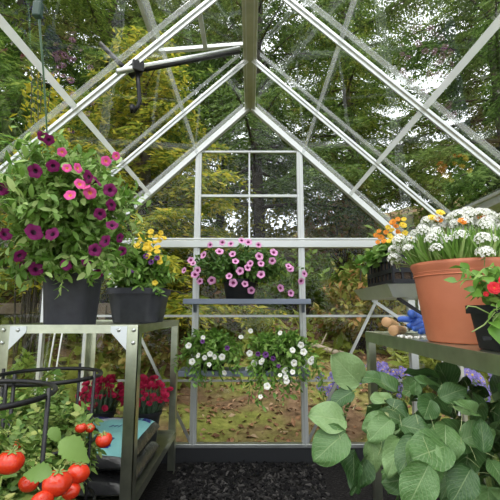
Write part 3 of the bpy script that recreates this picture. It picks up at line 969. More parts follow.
# ================================================================== TOMATOES AND CAGES
def cage(cx, cy, ztop, r, label, ring2, seed):
    t = thing('tomato_cage', (cx, cy, 0), label, 'plant support', 'black ring cages around the tomato plants')
    def ring(z, rr): return [Vector((rr * math.cos(2 * PI * k / 40), rr * math.sin(2 * PI * k / 40), z)) for k in range(40)]
    b = MB(); b.tube(ring(ztop, r), .0075, 8, closed=True); b.build('ring', M['black_metal'], t, True)
    b = MB(); b.tube(ring(ztop - ring2, r * 1.0), .006, 8, closed=True); b.build('ring', M['black_metal'], t, True)
    b = MB(); b.tube(ring(ztop - ring2 * 2, r * 1.0), .006, 8, closed=True); b.build('ring', M['black_metal'], t, True)
    for k in range(4):
        a = seed + k * PI / 2
        ca, sa = math.cos(a), math.sin(a)
        b = MB(); b.tube([(r * .97 * ca, r * .97 * sa, 0), (r * 1.03 * ca, r * 1.03 * sa, ztop + .02)], .006, 8); b.build('post', M['black_metal'], t, True)
cA = Vector((-.745, 1.49, 0)); cB = Vector((-.745, 1.06, 0))
cage(cA.x, cA.y, .765, .185, 'black ring tomato cage set closest to the metal bench', .22, -.2)
cage(cB.x, cB.y, .782, .215, 'black ring tomato cage at the lower left corner', .24, .0)

def tomato_mesh(seed):
    rnd = random.Random(seed)
    b = MB(); prof = []
    n, m = 30, 16
    vs, fs = [], []
    for i in range(m + 1):
        th = PI * i / m
        for k in range(n):
            a = 2 * PI * k / n
            lob = 1 + .035 * math.cos(5 * a + seed) * math.sin(th) ** 2
            r_ = math.sin(th) * lob
            z = .84 * math.cos(th)
            if th < .55: z -= .16 * (1 - th / .55) ** 2
            vs.append((r_ * math.cos(a), r_ * math.sin(a), z))
    for i in range(m):
        for k in range(n):
            l = (k + 1) % n
            fs.append((i * n + k, (i + 1) * n + k, (i + 1) * n + l, i * n + l))
    b.add(vs, fs)
    return b.mesh('tomato', [M['tomato']], True)
TM = [tomato_mesh(k) for k in range(3)]
cb = MB()
for k in range(6):
    a = 2 * PI * k / 6
    ca, sa = math.cos(a), math.sin(a)
    vs, fs = [], []
    for i, (q, w, z) in enumerate(((.04, .06, .74), (.3, .10, .80), (.55, .06, .78), (.75, .01, .88))):
        for s in (-1, 1): vs.append((q * ca - s * w * sa, q * sa + s * w * ca, z))
    fs = [(2 * i, 2 * i + 1, 2 * i + 3, 2 * i + 2) for i in range(3)]
    cb.add(vs, fs)
cb.tube([(0, 0, .68), (.03, 0, 1.0), (.12, 0, 1.25)], .06, 6)
CALYX = cb.mesh('calyx', [M['stem']], True)

def tomato_leaf_template():
    """compound leaf: five toothed leaflets on a stalk, length 1"""
    V, Fq = [], []
    T = leaf_template(.62, .12, .3, 3, .42)
    for (x, ang, s) in ((.55, 0, .5), (.5, 1.0, .36), (.5, -1.0, .36), (.25, 1.15, .3), (.25, -1.15, .3)):
        k = len(V)
        ca, sa = math.cos(ang), math.sin(ang)
        for p in T[0] * s: V.append((x + p[0] * ca - p[1] * sa, p[0] * sa + p[1] * ca, p[2] - .25 * x * x))
        Fq += [tuple(i + k for i in f) for f in T[1]]
    k = len(V)
    V += [(0, -.012, 0), (0, .012, 0), (.6, .008, -.09), (.6, -.008, -.09)]; Fq.append((k, k + 1, k + 2, k + 3))
    return np.array(V, float), np.array(Fq, int)
T_TOM = tomato_leaf_template()
def tomato_plant(cc, top, rx, label, fruits, seed, n, extra=(), ymax=1.68, xmax=-.38):
    rnd = random.Random(seed)
    t = thing('tomato_plant', (cc.x, cc.y, 0), label, 'tomato plant', 'tomato plants in ring cages')
    b = MB(); b.lathe([(.12, 0), (.125, .005), (.15, .25), (.155, .25), (.155, .27), (.14, .27), (.135, .23), (.1, .02)], 30); b.build('pot', M['black_plastic'], t, True)
    b = MB(); b.lathe([(.133, .2), (.133, .24), (.01, .245)], 24); b.build('soil', M['soil'], t, True)
    c = Vector((cc.x, cc.y, top - .26))
    tips = dome_tips(c, (rx, rx, .27), n, rnd, -.35, .5) + [Vector(e) for e in extra]
    shoots(t, (cc.x, cc.y, .24), tips, T_TOM, [LEAF['tomato']], .066, 15, rnd, .05, .4, .0035, upbias=.8, clampx=(-1.09, xmax), clampy=(.5, ymax), ctr=c)
    for i, (px, py, rp, Y) in enumerate(fruits):
        p = at(px, py, Y)
        rad = rp / F * (p.y * CP + (p.z - EYE) * SP)
        o = link_mesh('tomato', TM[i % 3], t, p - t.location)
        o.scale = (rad,) * 3
        o.rotation_euler = (rnd.gauss(0, .3), rnd.gauss(0, .3), rnd.uniform(0, 6))
        link_mesh('calyx', CALYX, o)
    return t
b_ = tomato_plant(cB, .75, .26, 'ripe tomato plant in the cage at the lower left corner',
             [(10, 462, 13, .95), (57, 483, 14, .93), (29, 483, 9.5, 1.02), (71, 491, 9, .98), (42, 501, 11, .90), (78, 473, 11, 1.0), (18, 444, 5, 1.1)], 51, 190)
tomato_plant(cA, .755, .19, 'tomato plant in the cage nearest the metal bench, fruit hanging beside the soil bag',
             [(104, 440, 8, 1.30), (81, 428, 5.5, 1.33), (69, 449, 6, 1.22), (90, 428, 4.5, 1.36)], 52, 170,
             [at(95, 420, 1.38), at(98, 450, 1.30)], xmax=-.555)
# two broad leaves in front
T_BIG = leaf_template(.66, .16, .35, 12, .4)
for i in range(1, 12):
    for k in (0, 2): T_BIG[0][i * 3 + k][1] *= 1.12 if i % 2 else .9
P, D, N_, S = [], [], [], []
for a, c_, Y in (((88, 458), (60, 441), .86), ((22, 471), (52, 474), .84), ((60, 441), (50, 428), .9)):
    p0, p1 = at(*c_, Y), at(*a, Y - .01)
    P.append(tuple(p0 - b_.location)); D.append(tuple(p1 - p0)); N_.append((.1, -.8, .7)); S.append((p1 - p0).length * 1.0)
fb = MB(); fb.arrays(*inst(T_BIG, P, D, N_, S)); fb.build('broad_leaf', [LEAF['broad']], b_, True)

# ================================================================== TERRACOTTA POT
tp = Vector((.668, 1.205, RTOP))
tt = thing('potted_candytuft', tp, 'large terracotta pot of white flowers on the right table', 'potted plant')
b = MB()
b.lathe([(.118, 0), (.122, .004), (.140, .13), (.147, .19), (.150, .205), (.152, .214), (.158, .226), (.157, .236), (.150, .236), (.145, .22), (.138, .19), (.11, .02)], 64)
for z in (.196, .206): b.lathe([(.149, z - .002), (.1515, z), (.1505, z + .002)], 64)
b.build('pot', M['terracotta'], tt, True)
b = MB(); b.lathe([(.139, .18), (.142, .206), (.02, .212)], 40); b.build('soil', M['soil'], tt, True)
rnd = random.Random(61)
P, D, N_, S = [], [], [], []
for k in range(2600):
    a = rnd.uniform(0, 2 * PI); q = math.sqrt(rnd.random())
    P.append((.135 * q * math.cos(a), .135 * q * math.sin(a), .215))
    D.append((math.cos(a) * q * .9 + rnd.gauss(0, .2), math.sin(a) * q * .9 + rnd.gauss(0, .2), 1)); N_.append((math.cos(a), math.sin(a), .5)); S.append(rnd.uniform(.05, .12))
fb = MB(); fb.arrays(*inst(leaf_template(.075, .05, .3, 3, .5, .006), P, D, N_, S)); fb.build('foliage', [LEAF['petunia']], tt, True)
sb = MB(); heads = []
for k in range(100):
    for _ in range(60):
        a = rnd.uniform(0, 2 * PI); q = math.sqrt(rnd.random())
        p = Vector((.215 * q * math.cos(a), .19 * q * math.sin(a),   .372 - .105 * q ** 2.2 + rnd.uniform(-.03, .024)))
        if all((p - h).length > .024 for h in heads): break
    heads.append(p)
    sb.tube([(p.x * .5, p.y * .5, .215), (p.x * .8, p.y * .8, .215 + (p.z - .215) * .55), p - Vector((0, 0, .01))], .0016, 4)
    flower(tt, 'candytuft', tp + p, (p.x * 2.2 + rnd.gauss(0, .15), p.y * 2.2 + rnd.gauss(0, .15), 1), rnd.uniform(.018, .025), 'flower_head', rnd)
sb.build('flower_stem', M['stem'], tt, True)
for px, py in ((481, 222), (462, 226), (432, 222), (440, 217), (438, 224)):
    p = hit_ellipsoid(px, py, tp + Vector((0, 0, .2)), (.215, .19, .17))
    flower(tt, 'orange' if px > 433 and px != 440 else 'yellow', p + Vector((0, -.004, .012)), (0, -.8, .6), .0145, rnd=rnd)

# ================================================================== BLACK POT AT THE RIGHT EDGE
rnd = random.Random(71)
pc = Vector((.612, .935, RTOP))
bg = thing('potted_begonia', pc, 'small black square pot with a red bloom at the right edge of the table', 'potted plant')
b = MB()
b.lathe([(.052, 0), (.054, .003), (.064, .085), (.072, .085), (.072, .105), (.066, .105), (.06, .08), (.05, .01)], 40, sq=7)
o = b.build('pot', M['black_plastic'], bg, True); o.modifiers.new('e', 'EDGE_SPLIT').split_angle = R(35)
b = MB(); b.box((-.076, -.03, .03), (.02, .008, .008)); b.build('clip', M['black_plastic'], bg)
b = MB(); b.lathe([(.059, .07), (.059, .09), (.01, .094)], 30, sq=7); b.build('soil', M['soil'], bg, True)
c = Vector((.635, .92, RTOP + .13)); 
tips = dome_tips(c, (.09, .08, .075), 26, rnd, -.35, .5)
tips += [at(453, 283, .86), at(462, 268, .9), at(470, 292, .86), at(485, 268, .88), at(497, 312, .82), at(488, 330, .83), at(478, 278, .86)]
shoots(bg, (pc.x, pc.y, RTOP + .09), tips, T_BROAD, [LEAF['fresh']], .034, 6, rnd, .05, .45, .002, ctr=c)
b = MB()
pl = [at(500, 322, .86), at(488, 313, .84), at(476, 307, .83), at(468, 306, .83), at(466, 309, .83)]
b.tube([p - pc for p in pl], .0015, 5); pl = [at(495, 312, .85), at(484, 325, .84), at(472, 332, .83)]; b.tube([p - pc for p in pl], .0015, 5)
b.build('runner', M['stem'], bg, True)
flower(bg, 'red', at(494, 288, .85), (-.3, -1, .1), .014, rnd=rnd)
flower(bg, 'red', at(504, 283, .85), (.2, -1, .3), .016, rnd=rnd)
flower(bg, 'red', at(486, 294, .86), (-.3, -1, -.1), .006, 'bud', rnd)

# ================================================================== HAND TOOLS AND GLOVE
def handtool(p0, p1, label, r0):
    p0, p1 = Vector(p0), Vector(p1)
    t = thing('hand_tool', p0, label, 'garden tool', 'wooden-handled hand tools on the right table')
    d = p1 - p0
    pr = [(0, r0 * .90), (.012, r0 * .98), (.12, r0), (.3, r0 * .92), (.55, r0 * .8), (.62, r0 * .7)]
    b = MB(); b.tube([d * a for a, _ in pr], [q for _, q in pr], 18); b.build('handle', M['wood'], t, True)
    b = MB(); b.tube([d * .6, d * .72], r0 * .72, 14); b.build('ferrule', M['alu'], t, True)
    b = MB(); b.tube([d * .7, d * .9, d], .006, 8)
    _, s, u = frame(d)
    vs = [d * (1 + .25 * i) + s * w * k + u * (.010 * k * k) for i, w in enumerate((.018, .028, .026, .006)) for k in (-1, 0, 1)]
    b.add(vs, [(i * 3 + k, i * 3 + k + 1, i * 3 + k + 4, i * 3 + k + 3) for i in range(3) for k in range(2)])
    b.build('blade', M['black_metal'], t)
a1 = at(393, 331, 1.46); a1.z = RTOP + .0205
handtool(a1, a1 + Vector((.12, .15, -.003)), 'hand tool whose wooden handle end is nearer, beside the terracotta pot', .0195)
a2 = at(386, 322, 1.58)
handtool(a2, a2 + Vector((.12, .155, -.026)), 'hand tool whose wooden handle end pokes out behind the nearer one', .0205)
# blue glove: palm with four fingers and a thumb
gp = at(412, 322, 1.50)
gl = thing('garden_glove', gp, 'blue rubber garden glove lying over the tool handles', 'glove')
me = bpy.data.meshes.new('glove')
def seg(px, py, Y): return at(px, py, Y) - gp
V, E, RD = [], [], []
def chain(pts, rs, root=None):
    prev = root
    for p, r_ in zip(pts, rs):
        V.append(tuple(p)); RD.append(r_)
        if prev is not None: E.append((prev, len(V) - 1))
        prev = len(V) - 1
    return prev
wr = chain([seg(438, 327, 1.50), seg(428, 326, 1.50), seg(418, 323, 1.49)], [.022, .026, .026])
k_ = 1
chain([seg(412, 314, 1.47), seg(411, 313, 1.42), seg(413, 317, 1.40)], [.015, .015, .013], 1)
chain([seg(411, 320, 1.47), seg(403, 319, 1.48), seg(397, 319.5, 1.49)], [.013, .0125, .011], 2)
chain([seg(414, 325, 1.44), seg(410, 326, 1.42), seg(408, 325, 1.41)], [.012, .011, .009], 2)
chain([seg(419, 328, 1.42), seg(415, 329, 1.40), seg(413, 328, 1.39)], [.012, .011, .009], 1)
chain([seg(424, 331, 1.42), seg(419, 332, 1.39)], [.012, .010], 1)
me.from_pydata(V, E, [])
me.materials.append(M['blue'])
o = link_mesh('glove_body', me, gl)
sk = o.modifiers.new('skin', 'SKIN'); sk.use_smooth_shade = True
for i, r_ in enumerate(RD): me.skin_vertices[0].data[i].radius = (r_, r_)
me.skin_vertices[0].data[0].use_root = True
o.modifiers.new('sub', 'SUBSURF').render_levels = 2
o.modifiers['sub'].levels = 2

# perlite crumbs
b = MB(); rnd = random.Random(8)
for k in range(45):
    p = at(rnd.uniform(398, 426), 337, 1.36); p = Vector((rnd.uniform(.512, .66), rnd.uniform(1.30, 1.46), RTOP + .003)); s = rnd.uniform(.003, .007)
    b.lathe([(s * .6, -s * .4), (s, 0), (s * .7, s * .6), (s * .1, s * .8)], 6, p)
tag(b.build('perlite_crumbs', plain('perlite', (.8, .8, .77), .8), None, True), 'white grit crumbs scattered on the table beside the terracotta pot', 'crumbs', kind='stuff')

# ================================================================== METAL SHELF WITH PANSY TRAY
shp = Vector((.905, 2.365, 1.072))
ms = thing('tray_shelf', shp, 'shallow galvanised tray shelf fixed to the right wall under orange flowers', 'shelf')
b = MB()
w, l, h = .19, .335, .068
o2 = .04
ins = [(-w + o2, -l + o2, 0), (w, -l + o2, 0), (w, l - o2, 0), (-w + o2, l - o2, 0)]
out = [(-w, -l, h), (w, -l, h), (w, l, h), (-w, l, h)]
lip = [(-w - .008, -l - .008, h + .001), (w, -l - .008, h + .001), (w, l + .008, h + .001), (-w - .008, l + .008, h + .001)]
vs = ins + out + lip + [(x, y, z + .004) for x, y, z in ins] + [(x * .98, y * .98, z) for x, y, z in out]
fs = [(3, 2, 1, 0)] + [(i, (i + 1) % 4, 4 + (i + 1) % 4, 4 + i) for i in range(4)] + [(4 + i, 4 + (i + 1) % 4, 8 + (i + 1) % 4, 8 + i) for i in range(4)]
fs += [(12, 13, 14, 15)] + [(12 + (i + 1) % 4, 12 + i, 16 + i, 16 + (i + 1) % 4) for i in range(4)] + [(16 + (i + 1) % 4, 16 + i, 8 + i, 8 + (i + 1) % 4) for i in range(4)]
b.add(vs, fs)
b.build('tray', M['tray_steel'], ms)
for y in (-.22, .22):
    b = MB(); b.bar((.19, y, -.20), (-.10, y, .0), .02, .008, (0, 1, 0)); b.box((.20, y, -.08), (.008, .022, .26)); b.build('bracket', M['black_metal'] if y < 0 else M['alu'], ms)

rnd = random.Random(81)
tc_ = Vector((.895, 2.30, 1.0775))
pt = thing('flower_crate', tc_, 'black slatted crate of orange and yellow pansies on the tray shelf', 'planter')
b = MB()
W2, L2, H2 = .130, .22, .225
for s in (-1, 1):
    for z in (.02, .08, .14, .21):
        b.box((s * W2, 0, z), (.006, 2 * L2, .024)); b.box((0, s * L2, z), (2 * W2, .006, .024))
    for y in np.linspace(-L2, L2, 8): b.box((s * (W2 - .003), y, H2 / 2), (.008, .012, H2))
    for x in np.linspace(-W2, W2, 6): b.box((x, s * (L2 - .003), H2 / 2), (.012, .008, H2))
b.box((0, 0, .004), (2 * W2, 2 * L2, .008))
b.box((0, 0, .135), (2 * W2 + .016, 2 * L2 + .016, .012)) if False else None
b.build('crate', M['black_plastic'], pt)
b = MB(); b.box((0, 0, .10), (2 * W2 - .014, 2 * L2 - .014, .18)); b.build('soil', M['soil'], pt)
c = tc_ + Vector((-.02, 0, .24)); rr = (.16, .22, .10)
tips = dome_tips(c, rr, 60, rnd, -.3, .4) + [at(366, 262, 2.3), at(362, 268, 2.3), at(368, 255, 2.25), at(360, 262, 2.35)]
shoots(pt, (tc_.x, tc_.y, tc_.z + .18), tips, T_BROAD, [LEAF['fresh']], .06, 9, rnd, .05, .3, .002, base_r=.10, ctr=c, clampx=(.4, 1.10))
for px, py, kd, s in ((381,239,'orange',1.1),(376,237,'orange',.9),(386,234,'orange',.9),(393,224,'orange',1.2),(398,234,'orange',1),(395,241,'yellow',1.1),(403,227,'yellow',1.2),(390,238,'yellow',1),(405,235,'yellow',1),(388,229,'yellow',.9),(378,244,'orange',.8),(398,221,'orange',.8),(410,240,'yellow',.8),(384,243,'orange',.9),(400,238,'yellow',.9),(392,232,'yellow',.9),(379,233,'orange',.8),(404,221,'yellow',.8),(396,228,'orange',.9),(389,243,'yellow',.8)):
    p = hit_ellipsoid(px, py, c, (.17, .23, .125))
    flower(pt, kd, p + Vector((0, 0, .01)), (rnd.gauss(-.2, .25), -1, rnd.gauss(.4, .2)), .019 * s, rnd=rnd)

# ================================================================== COLLARD PLANT
cm, nt, N, L, B = nodes('collard_leaf')
uv = N.new('ShaderNodeUVMap')
sx = N.new('ShaderNodeSeparateXYZ'); L.new(uv.outputs[0], sx.inputs[0])
def mth(op, a, b=None, clamp=False):
    n_ = N.new('ShaderNodeMath'); n_.operation = op; n_.use_clamp = clamp
    for i, q in enumerate((a, b)):
        if q is None: continue
        if isinstance(q, (int, float)): n_.inputs[i].default_value = q
        else: L.new(q, n_.inputs[i])
    return n_.outputs[0]
xa = mth('ABSOLUTE', mth('SUBTRACT', sx.outputs[0], .5))
tv = mth('SUBTRACT', mth('MULTIPLY', sx.outputs[1], 8.5), mth('MULTIPLY', xa, 7.0))
fr_ = mth('ABSOLUTE', mth('SUBTRACT', mth('FRACT', tv), .5))
vein = mth('SUBTRACT', 1.0, mth('MULTIPLY', fr_, 9.0), True)
mid = mth('SUBTRACT', 1.0, mth('MULTIPLY', xa, 38.0), True)
vv = mth('MAXIMUM', mth('MULTIPLY', vein, .55), mid)
oi = N.new('ShaderNodeObjectInfo')
r = ramp(N, [(0, (.032, .09, .024)), (.5, (.075, .165, .045)), (.8, (.13, .24, .08)), (1, (.22, .33, .14))])
L.new(oi.outputs['Random'], r.inputs[0])
nz = N.new('ShaderNodeTexNoise'); nz.inputs['Scale'].default_value = 18; tcn = N.new('ShaderNodeTexCoord'); L.new(tcn.outputs['Object'], nz.inputs[0])
mxc = N.new('ShaderNodeMix'); mxc.data_type = 'RGBA'
L.new(mth('MULTIPLY', vv, .55), mxc.inputs[0]); L.new(r.outputs[0], mxc.inputs[6]); mxc.inputs[7].default_value = (.32, .42, .21, 1)
L.new(mxc.outputs[2], B.inputs['Base Color'])
B.inputs['Roughness'].default_value = .42; B.inputs['Specular IOR Level'].default_value = .45
bpn = N.new('ShaderNodeBump'); bpn.inputs['Strength'].default_value = .35; bpn.inputs['Distance'].default_value = .006
hsum = mth('ADD', mth('MULTIPLY', vv, -.7), nz.outputs[0]); L.new(hsum, bpn.inputs['Height']); L.new(bpn.outputs[0], B.inputs['Normal'])
tl = N.new('ShaderNodeBsdfTranslucent'); L.new(mxc.outputs[2], tl.inputs[0]); mxs = N.new('ShaderNodeMixShader'); mxs.inputs[0].default_value = .2
L.new(B.outputs[0], mxs.inputs[1]); L.new(tl.outputs[0], mxs.inputs[2]); L.new(mxs.outputs[0], N['Material Output'].inputs['Surface'])


def collard_leaf(seed, ratio=.82, curl=.2, wave=.05, fold=.16):
    """blade along +X from its base, length 1, face +Z"""
    rnd = random.Random(seed)
    nu, nv = 12, 16
    vs, uvs, fs = [], [], []
    ph = rnd.uniform(0, 6)
    for jv in range(nv + 1):
        t = jv / nv
        w = ratio / 2 * (math.sin(PI * min(max(t, .0), 1) ** .82) ** .62 if 0 < t < 1 else .02)
        for iu in range(nu + 1):
            s = iu / nu * 2 - 1
            x, y = t, s * w
            z = -curl * t * t + fold * abs(s) ** 1.5 * w * 2 * (1 - t) - curl * .55 * s * s * w
            z += wave * abs(s) ** 2 * math.sin(9 * t + ph + (2 if s > 0 else 0)) + .012 * math.sin(13 * t + 5 * s + ph)
            x += .02 * math.sin(11 * s + ph) * abs(s) - .03 * abs(s) * (t < .15)
            vs.append((x, y, z)); uvs.append((iu / nu, t))
    for jv in range(nv):
        for iu in range(nu):
            a = jv * (nu + 1) + iu
            fs.append((a, a + nu + 1, a + nu + 2, a + 1)[::-1])
    me = bpy.data.meshes.new('collard_leaf')
    me.from_pydata(vs, [], [f[::-1] for f in fs])
    me.materials.append(cm)
    ul = me.uv_layers.new(name='UVMap')
    for lp in me.loops: ul.data[lp.index].uv = uvs[lp.vertex_index]
    me.polygons.foreach_set('use_smooth', [True] * len(me.polygons)); me.update()
    return me
CL = [collard_leaf(k, *q) for k, q in enumerate(((.86, .12, .04, .2), (.8, .28, .09, .3), (.68, .34, .10, .5), (.9, .2, .08, .25), (.58, .26, .08, .6)))]
cc = Vector((.60, 1.13, 0))
ct = thing('collard_plant', cc, 'big leafy collard plant spilling out from under the right table', 'vegetable plant')
round_pot(ct, .12, .15, .28, M['black_plastic'])
crown = Vector((.58, 1.10, .30))
rnd = random.Random(91)
b = MB(); b.tube([Vector((0, 0, .25)), Vector((-.01, -.01, .36)), Vector((-.02, -.02, .50)), Vector((-.02, -.02, .62))], [.02, .018, .014, .008], 10); b.tube([Vector((-.02, -.02, .5)), at(385, 414, 1.04) - cc + Vector((.03, .03, -.1)), at(385, 414, 1.04) - cc], [.012, .011, .009], 8); b.build('stem', M['stalk'], ct, True)
def cleaf(base, tip, normal, mesh_i, size=None, root=None):
    base, tip = Vector(base), Vector(tip)
    d = (tip - base)
    ln = size or d.length
    d.normalize()
    n = Vector(normal); y = n.cross(d).normalized(); z = d.cross(y)
    o = link_mesh('leaf', CL[mesh_i], ct)
    o.matrix_local = Matrix.Translation(base - cc) @ Matrix((d, y, z)).transposed().to_4x4() @ Matrix.Scale(ln, 4)
    zc = min(max(base.z - .18, .32), .6)
    root = Vector(root) if root is not None else Vector((cc.x - .02, cc.y - .02, zc))
    mid_ = root.lerp(base, .55) + Vector((0, 0, .05))
    pts = [root, mid_, base, base + d * ln * .35 - z * .004]
    # bezier through
    q = []
    for i in range(9):
        t = i / 8
        q.append(root * (1 - t) ** 2 + mid_ * 2 * t * (1 - t) + base * t * t)
    q.append(base + d * ln * .25 - z * (ln * .02 + .002))
    s = MB(); s.tube([p - cc for p in q], [.0055 - .0003 * i for i in range(10)], 6)
    st = s.build('leaf_stalk', M['stalk'], o, True)
    st.matrix_parent_inverse = Matrix.Identity(4)
    st.matrix_local = o.matrix_local.inverted()
# the leaves one can pick out: (base px, tip px, depth base, depth tip, normal, mesh)
for bp0, tp0, Y0, Y1, nm_, mi in (
    ((359, 383), (334, 356), 1.12, 1.09, (-.35, -1, .45), 0),
    ((345, 421), (310, 413), 1.02, 1.0, (-.1, -.8, .7), 0),
    ((345, 433), (314, 458), .99, .96, (-.1, -.8, .65), 3),
    ((352, 392), (331, 402), 1.10, 1.08, (-.1, -.6, .8), 1),
    ((430, 440), (412, 478), .86, .82, (-.1, -.85, .65), 3),
    ((446, 446), (408, 458), .86, .81, (-.1, -.8, .65), 0),
    ((428, 466), (404, 515), .80, .77, (-.05, -.8, .7), 1),
    ((420, 440), (395, 470), .88, .84, (-.4, -.6, .7), 1),
    ((484, 452), (480, 412), .86, .88, (-.45, -.9, .3), 4),
    ((476, 414), (461, 396), .90, .88, (-.5, -.4, .7), 2),
    ((385, 402), (417, 418), 1.05, 1.0, (.1, -.5, .9), 4),
    ((390, 420), (366, 440), 1.0, .97, (-.1, -.7, .7), 1),
    ((400, 425), (440, 432), .98, .93, (.0, -.6, .8), 3),
    ((445, 425), (448, 470), .90, .84, (.2, -.8, .6), 3),
    ((430, 400), (425, 420), 1.02, .96, (.1, -.9, .4), 0),
    ((415, 395), (416, 378), 1.10, 1.10, (0, -1, .3), 0),
    ((402, 440), (385, 475), .95, .90, (-.3, -.7, .6), 2),
    ((355, 450), (347, 498), 1.0, .97, (-.75, -.5, .3), 2),
    ((365, 455), (358, 505), 1.0, .96, (.5, -.8, .3), 4),
    ((380, 380), (358, 372), 1.18, 1.15, (-.1, -.6, .8), 1),
    ((386, 418), (362, 428), 1.03, 1.0, (-.1, -.9, .5), 1),
    ((378, 425), (372, 455), 1.02, .99, (-.2, -.8, .4), 4),
    ((372, 440), (376, 478), 1.0, .97, (-.3, -.9, .3), 2),
    ((392, 402), (372, 392), 1.1, 1.07, (-.1, -.5, .8), 1),
    ((470, 470), (452, 505), .84, .80, (-.1, -.8, .6), 1),
    ((490, 460), (512, 490), .85, .80, (.2, -.8, .6), 3),
    ((462, 440), (500, 425), .92, .90, (.1, -.8, .6), 1),
    ((440, 398), (470, 385), 1.05, 1.02, (.1, -.8, .5), 1)):
    B0, T0 = at(*bp0, Y0), at(*tp0, Y1)
    left_ = bp0[0] < 365 and bp0[1] < 436
    if not left_: T0 = B0 + (T0 - B0) * .86
    cleaf(B0, T0, nm_, mi, None, at(385, 414, 1.04) if left_ else None)
k = 0
while k < 70:
    v = Vector((rnd.gauss(0, 1), rnd.gauss(0, 1), rnd.gauss(.3, .8))).normalized()
    if v.z < -.35: continue
    p = Vector((.66 + v.x * .30, 1.14 + v.y * .28, .59 + v.z * .22)).lerp(Vector((.6, 1.1, .5)), rnd.uniform(0, .4))
    if p.x > .98 or p.z > .83: continue
    d = Vector((v.x, v.y, v.z * .4 + rnd.uniform(-.4, .3))).normalized()
    ln = rnd.uniform(.075, .12)
    tip = p + d * ln
    if tip.z > .855 or tip.x > 1.08: continue
    if p.x < .45 and k % 2: k += 1; continue
    cleaf(p, tip, Vector((v.x * .6, v.y * .6, .7)) + Vector((rnd.gauss(0, .5), rnd.gauss(0, .5), 0)), rnd.randrange(5))
    k += 1

inner_v, inner_f, inner_uv = [], [], []
k = 0
while k < 130:
    p = Vector((rnd.uniform(.46, .98), rnd.uniform(.98, 1.42), rnd.uniform(.40, .80)))
    v = (p - Vector((.64, 1.12, .45))); v.normalize()
    d = Vector((v.x, v.y - .2, rnd.uniform(-.3, .5))).normalized()
    ln = rnd.uniform(.08, .13)
    if (p + d * ln).z > .86 or (p + d * ln).x > 1.07: continue
    n = Vector((v.x * .4 - .1 + rnd.gauss(0, .5), v.y * .4 - .4 + rnd.gauss(0, .4), .6)); y = n.cross(d).normalized(); z = d.cross(y)
    mt = Matrix.Translation(p - cc) @ Matrix((d, y, z)).transposed().to_4x4() @ Matrix.Scale(ln, 4)
    me = CL[rnd.randrange(5)]
    o_ = len(inner_v)
    inner_v += [tuple(mt @ q.co) for q in me.vertices]
    inner_f += [tuple(i + o_ for i in q.vertices) for q in me.polygons]
    inner_uv += [tuple(q.uv) for q in me.uv_layers[0].data]
    k += 1
me = bpy.data.meshes.new('inner_leaves'); me.from_pydata(inner_v, [], inner_f); me.materials.append(cm)
ul = me.uv_layers.new(name='UVMap'); ul.data.foreach_set('uv', [c_ for q in inner_uv for c_ in q])
me.polygons.foreach_set('use_smooth', [True] * len(me.polygons))
tag(link_mesh('inner_leaves', me, ct), kind='stuff')

# ================================================================== OUTSIDE
def gz(x, y):
    x = np.asarray(x, float); y = np.asarray(y, float)
    back = np.interp(y, [2.9, 4, 5, 6.5, 8, 12, 26], [.03, .22, .55, 1.0, 1.75, 3.2, 6.0])
    left = .36 * np.maximum(0, -x - 1.5) * np.clip((y - .2) / 2.5, 0, 1)
    right = .22 * np.maximum(0, x - 1.7) * np.clip((y - .2) / 2.5, 0, 1)
    nz_ = .05 * np.sin(2.1 * x + 1.3 * y) + .04 * np.sin(3.7 * y - 1.9 * x + 1) + .02 * np.sin(7 * x + 5 * y)
    out = np.clip(np.maximum(np.abs(x) - 1.3, y - 2.95) * 1.5, 0, 1)
    return np.where(out > 0, np.minimum(back + left + right, 8) + nz_ * out, -.05) - .03 * (1 - out)

gx, gy = np.meshgrid(np.linspace(-14, 14, 141), np.linspace(-6, 24, 151))
gv = np.stack([gx, gy, gz(gx, gy)], -1).reshape(-1, 3)
ids = np.arange(141 * 151).reshape(151, 141)
gf = np.stack([ids[:-1, :-1], ids[:-1, 1:], ids[1:, 1:], ids[1:, :-1]], -1).reshape(-1, 4)
gm, nt, N, L, B = nodes('woodland_floor')
tc = N.new('ShaderNodeTexCoord')
n1 = N.new('ShaderNodeTexNoise'); n1.inputs['Scale'].default_value = 14; n1.inputs['Detail'].default_value = 9; n1.inputs['Roughness'].default_value = .75
n2 = N.new('ShaderNodeTexNoise'); n2.inputs['Scale'].default_value = 1.1; n2.inputs['Detail'].default_value = 4
L.new(tc.outputs['Object'], n1.inputs[0]); L.new(tc.outputs['Object'], n2.inputs[0])
r1 = ramp(N, [(.28, (.06, .036, .022)), (.5, (.17, .105, .062)), (.68, (.28, .185, .115)), (.8, (.38, .29, .20))])
r2 = ramp(N, [(.3, (.08, .10, .02)), (.55, (.23, .26, .055)), (.75, (.38, .39, .10))])
L.new(n1.outputs[0], r1.inputs[0]); L.new(n1.outputs[0], r2.inputs[0])
mx = N.new('ShaderNodeMix'); mx.data_type = 'RGBA'
rr_ = ramp(N, [(.44, (0, 0, 0)), (.56, (.85, .85, .85))]); L.new(n2.outputs[0], rr_.inputs[0])
L.new(rr_.outputs[0], mx.inputs[0]); L.new(r1.outputs[0], mx.inputs[6]); L.new(r2.outputs[0], mx.inputs[7]); L.new(mx.outputs[2], B.inputs['Base Color'])
B.inputs['Roughness'].default_value = .95; B.inputs['Specular IOR Level'].default_value = .1
b = MB(); b.arrays(gv, gf)
tag(b.build('ground', gm, None, True), 'wooded slope with leaf litter outside the greenhouse', 'ground', kind='structure')

nr = np.random.default_rng(5)
def scatter(n, xr, yr, keep=None):
    x, y = nr.uniform(*xr, n), nr.uniform(*yr, n)
    ok = (np.maximum(np.abs(x) - 1.3, y - 2.98) > 0)
    if keep is not None: ok &= keep(x, y)
    return x[ok], y[ok]
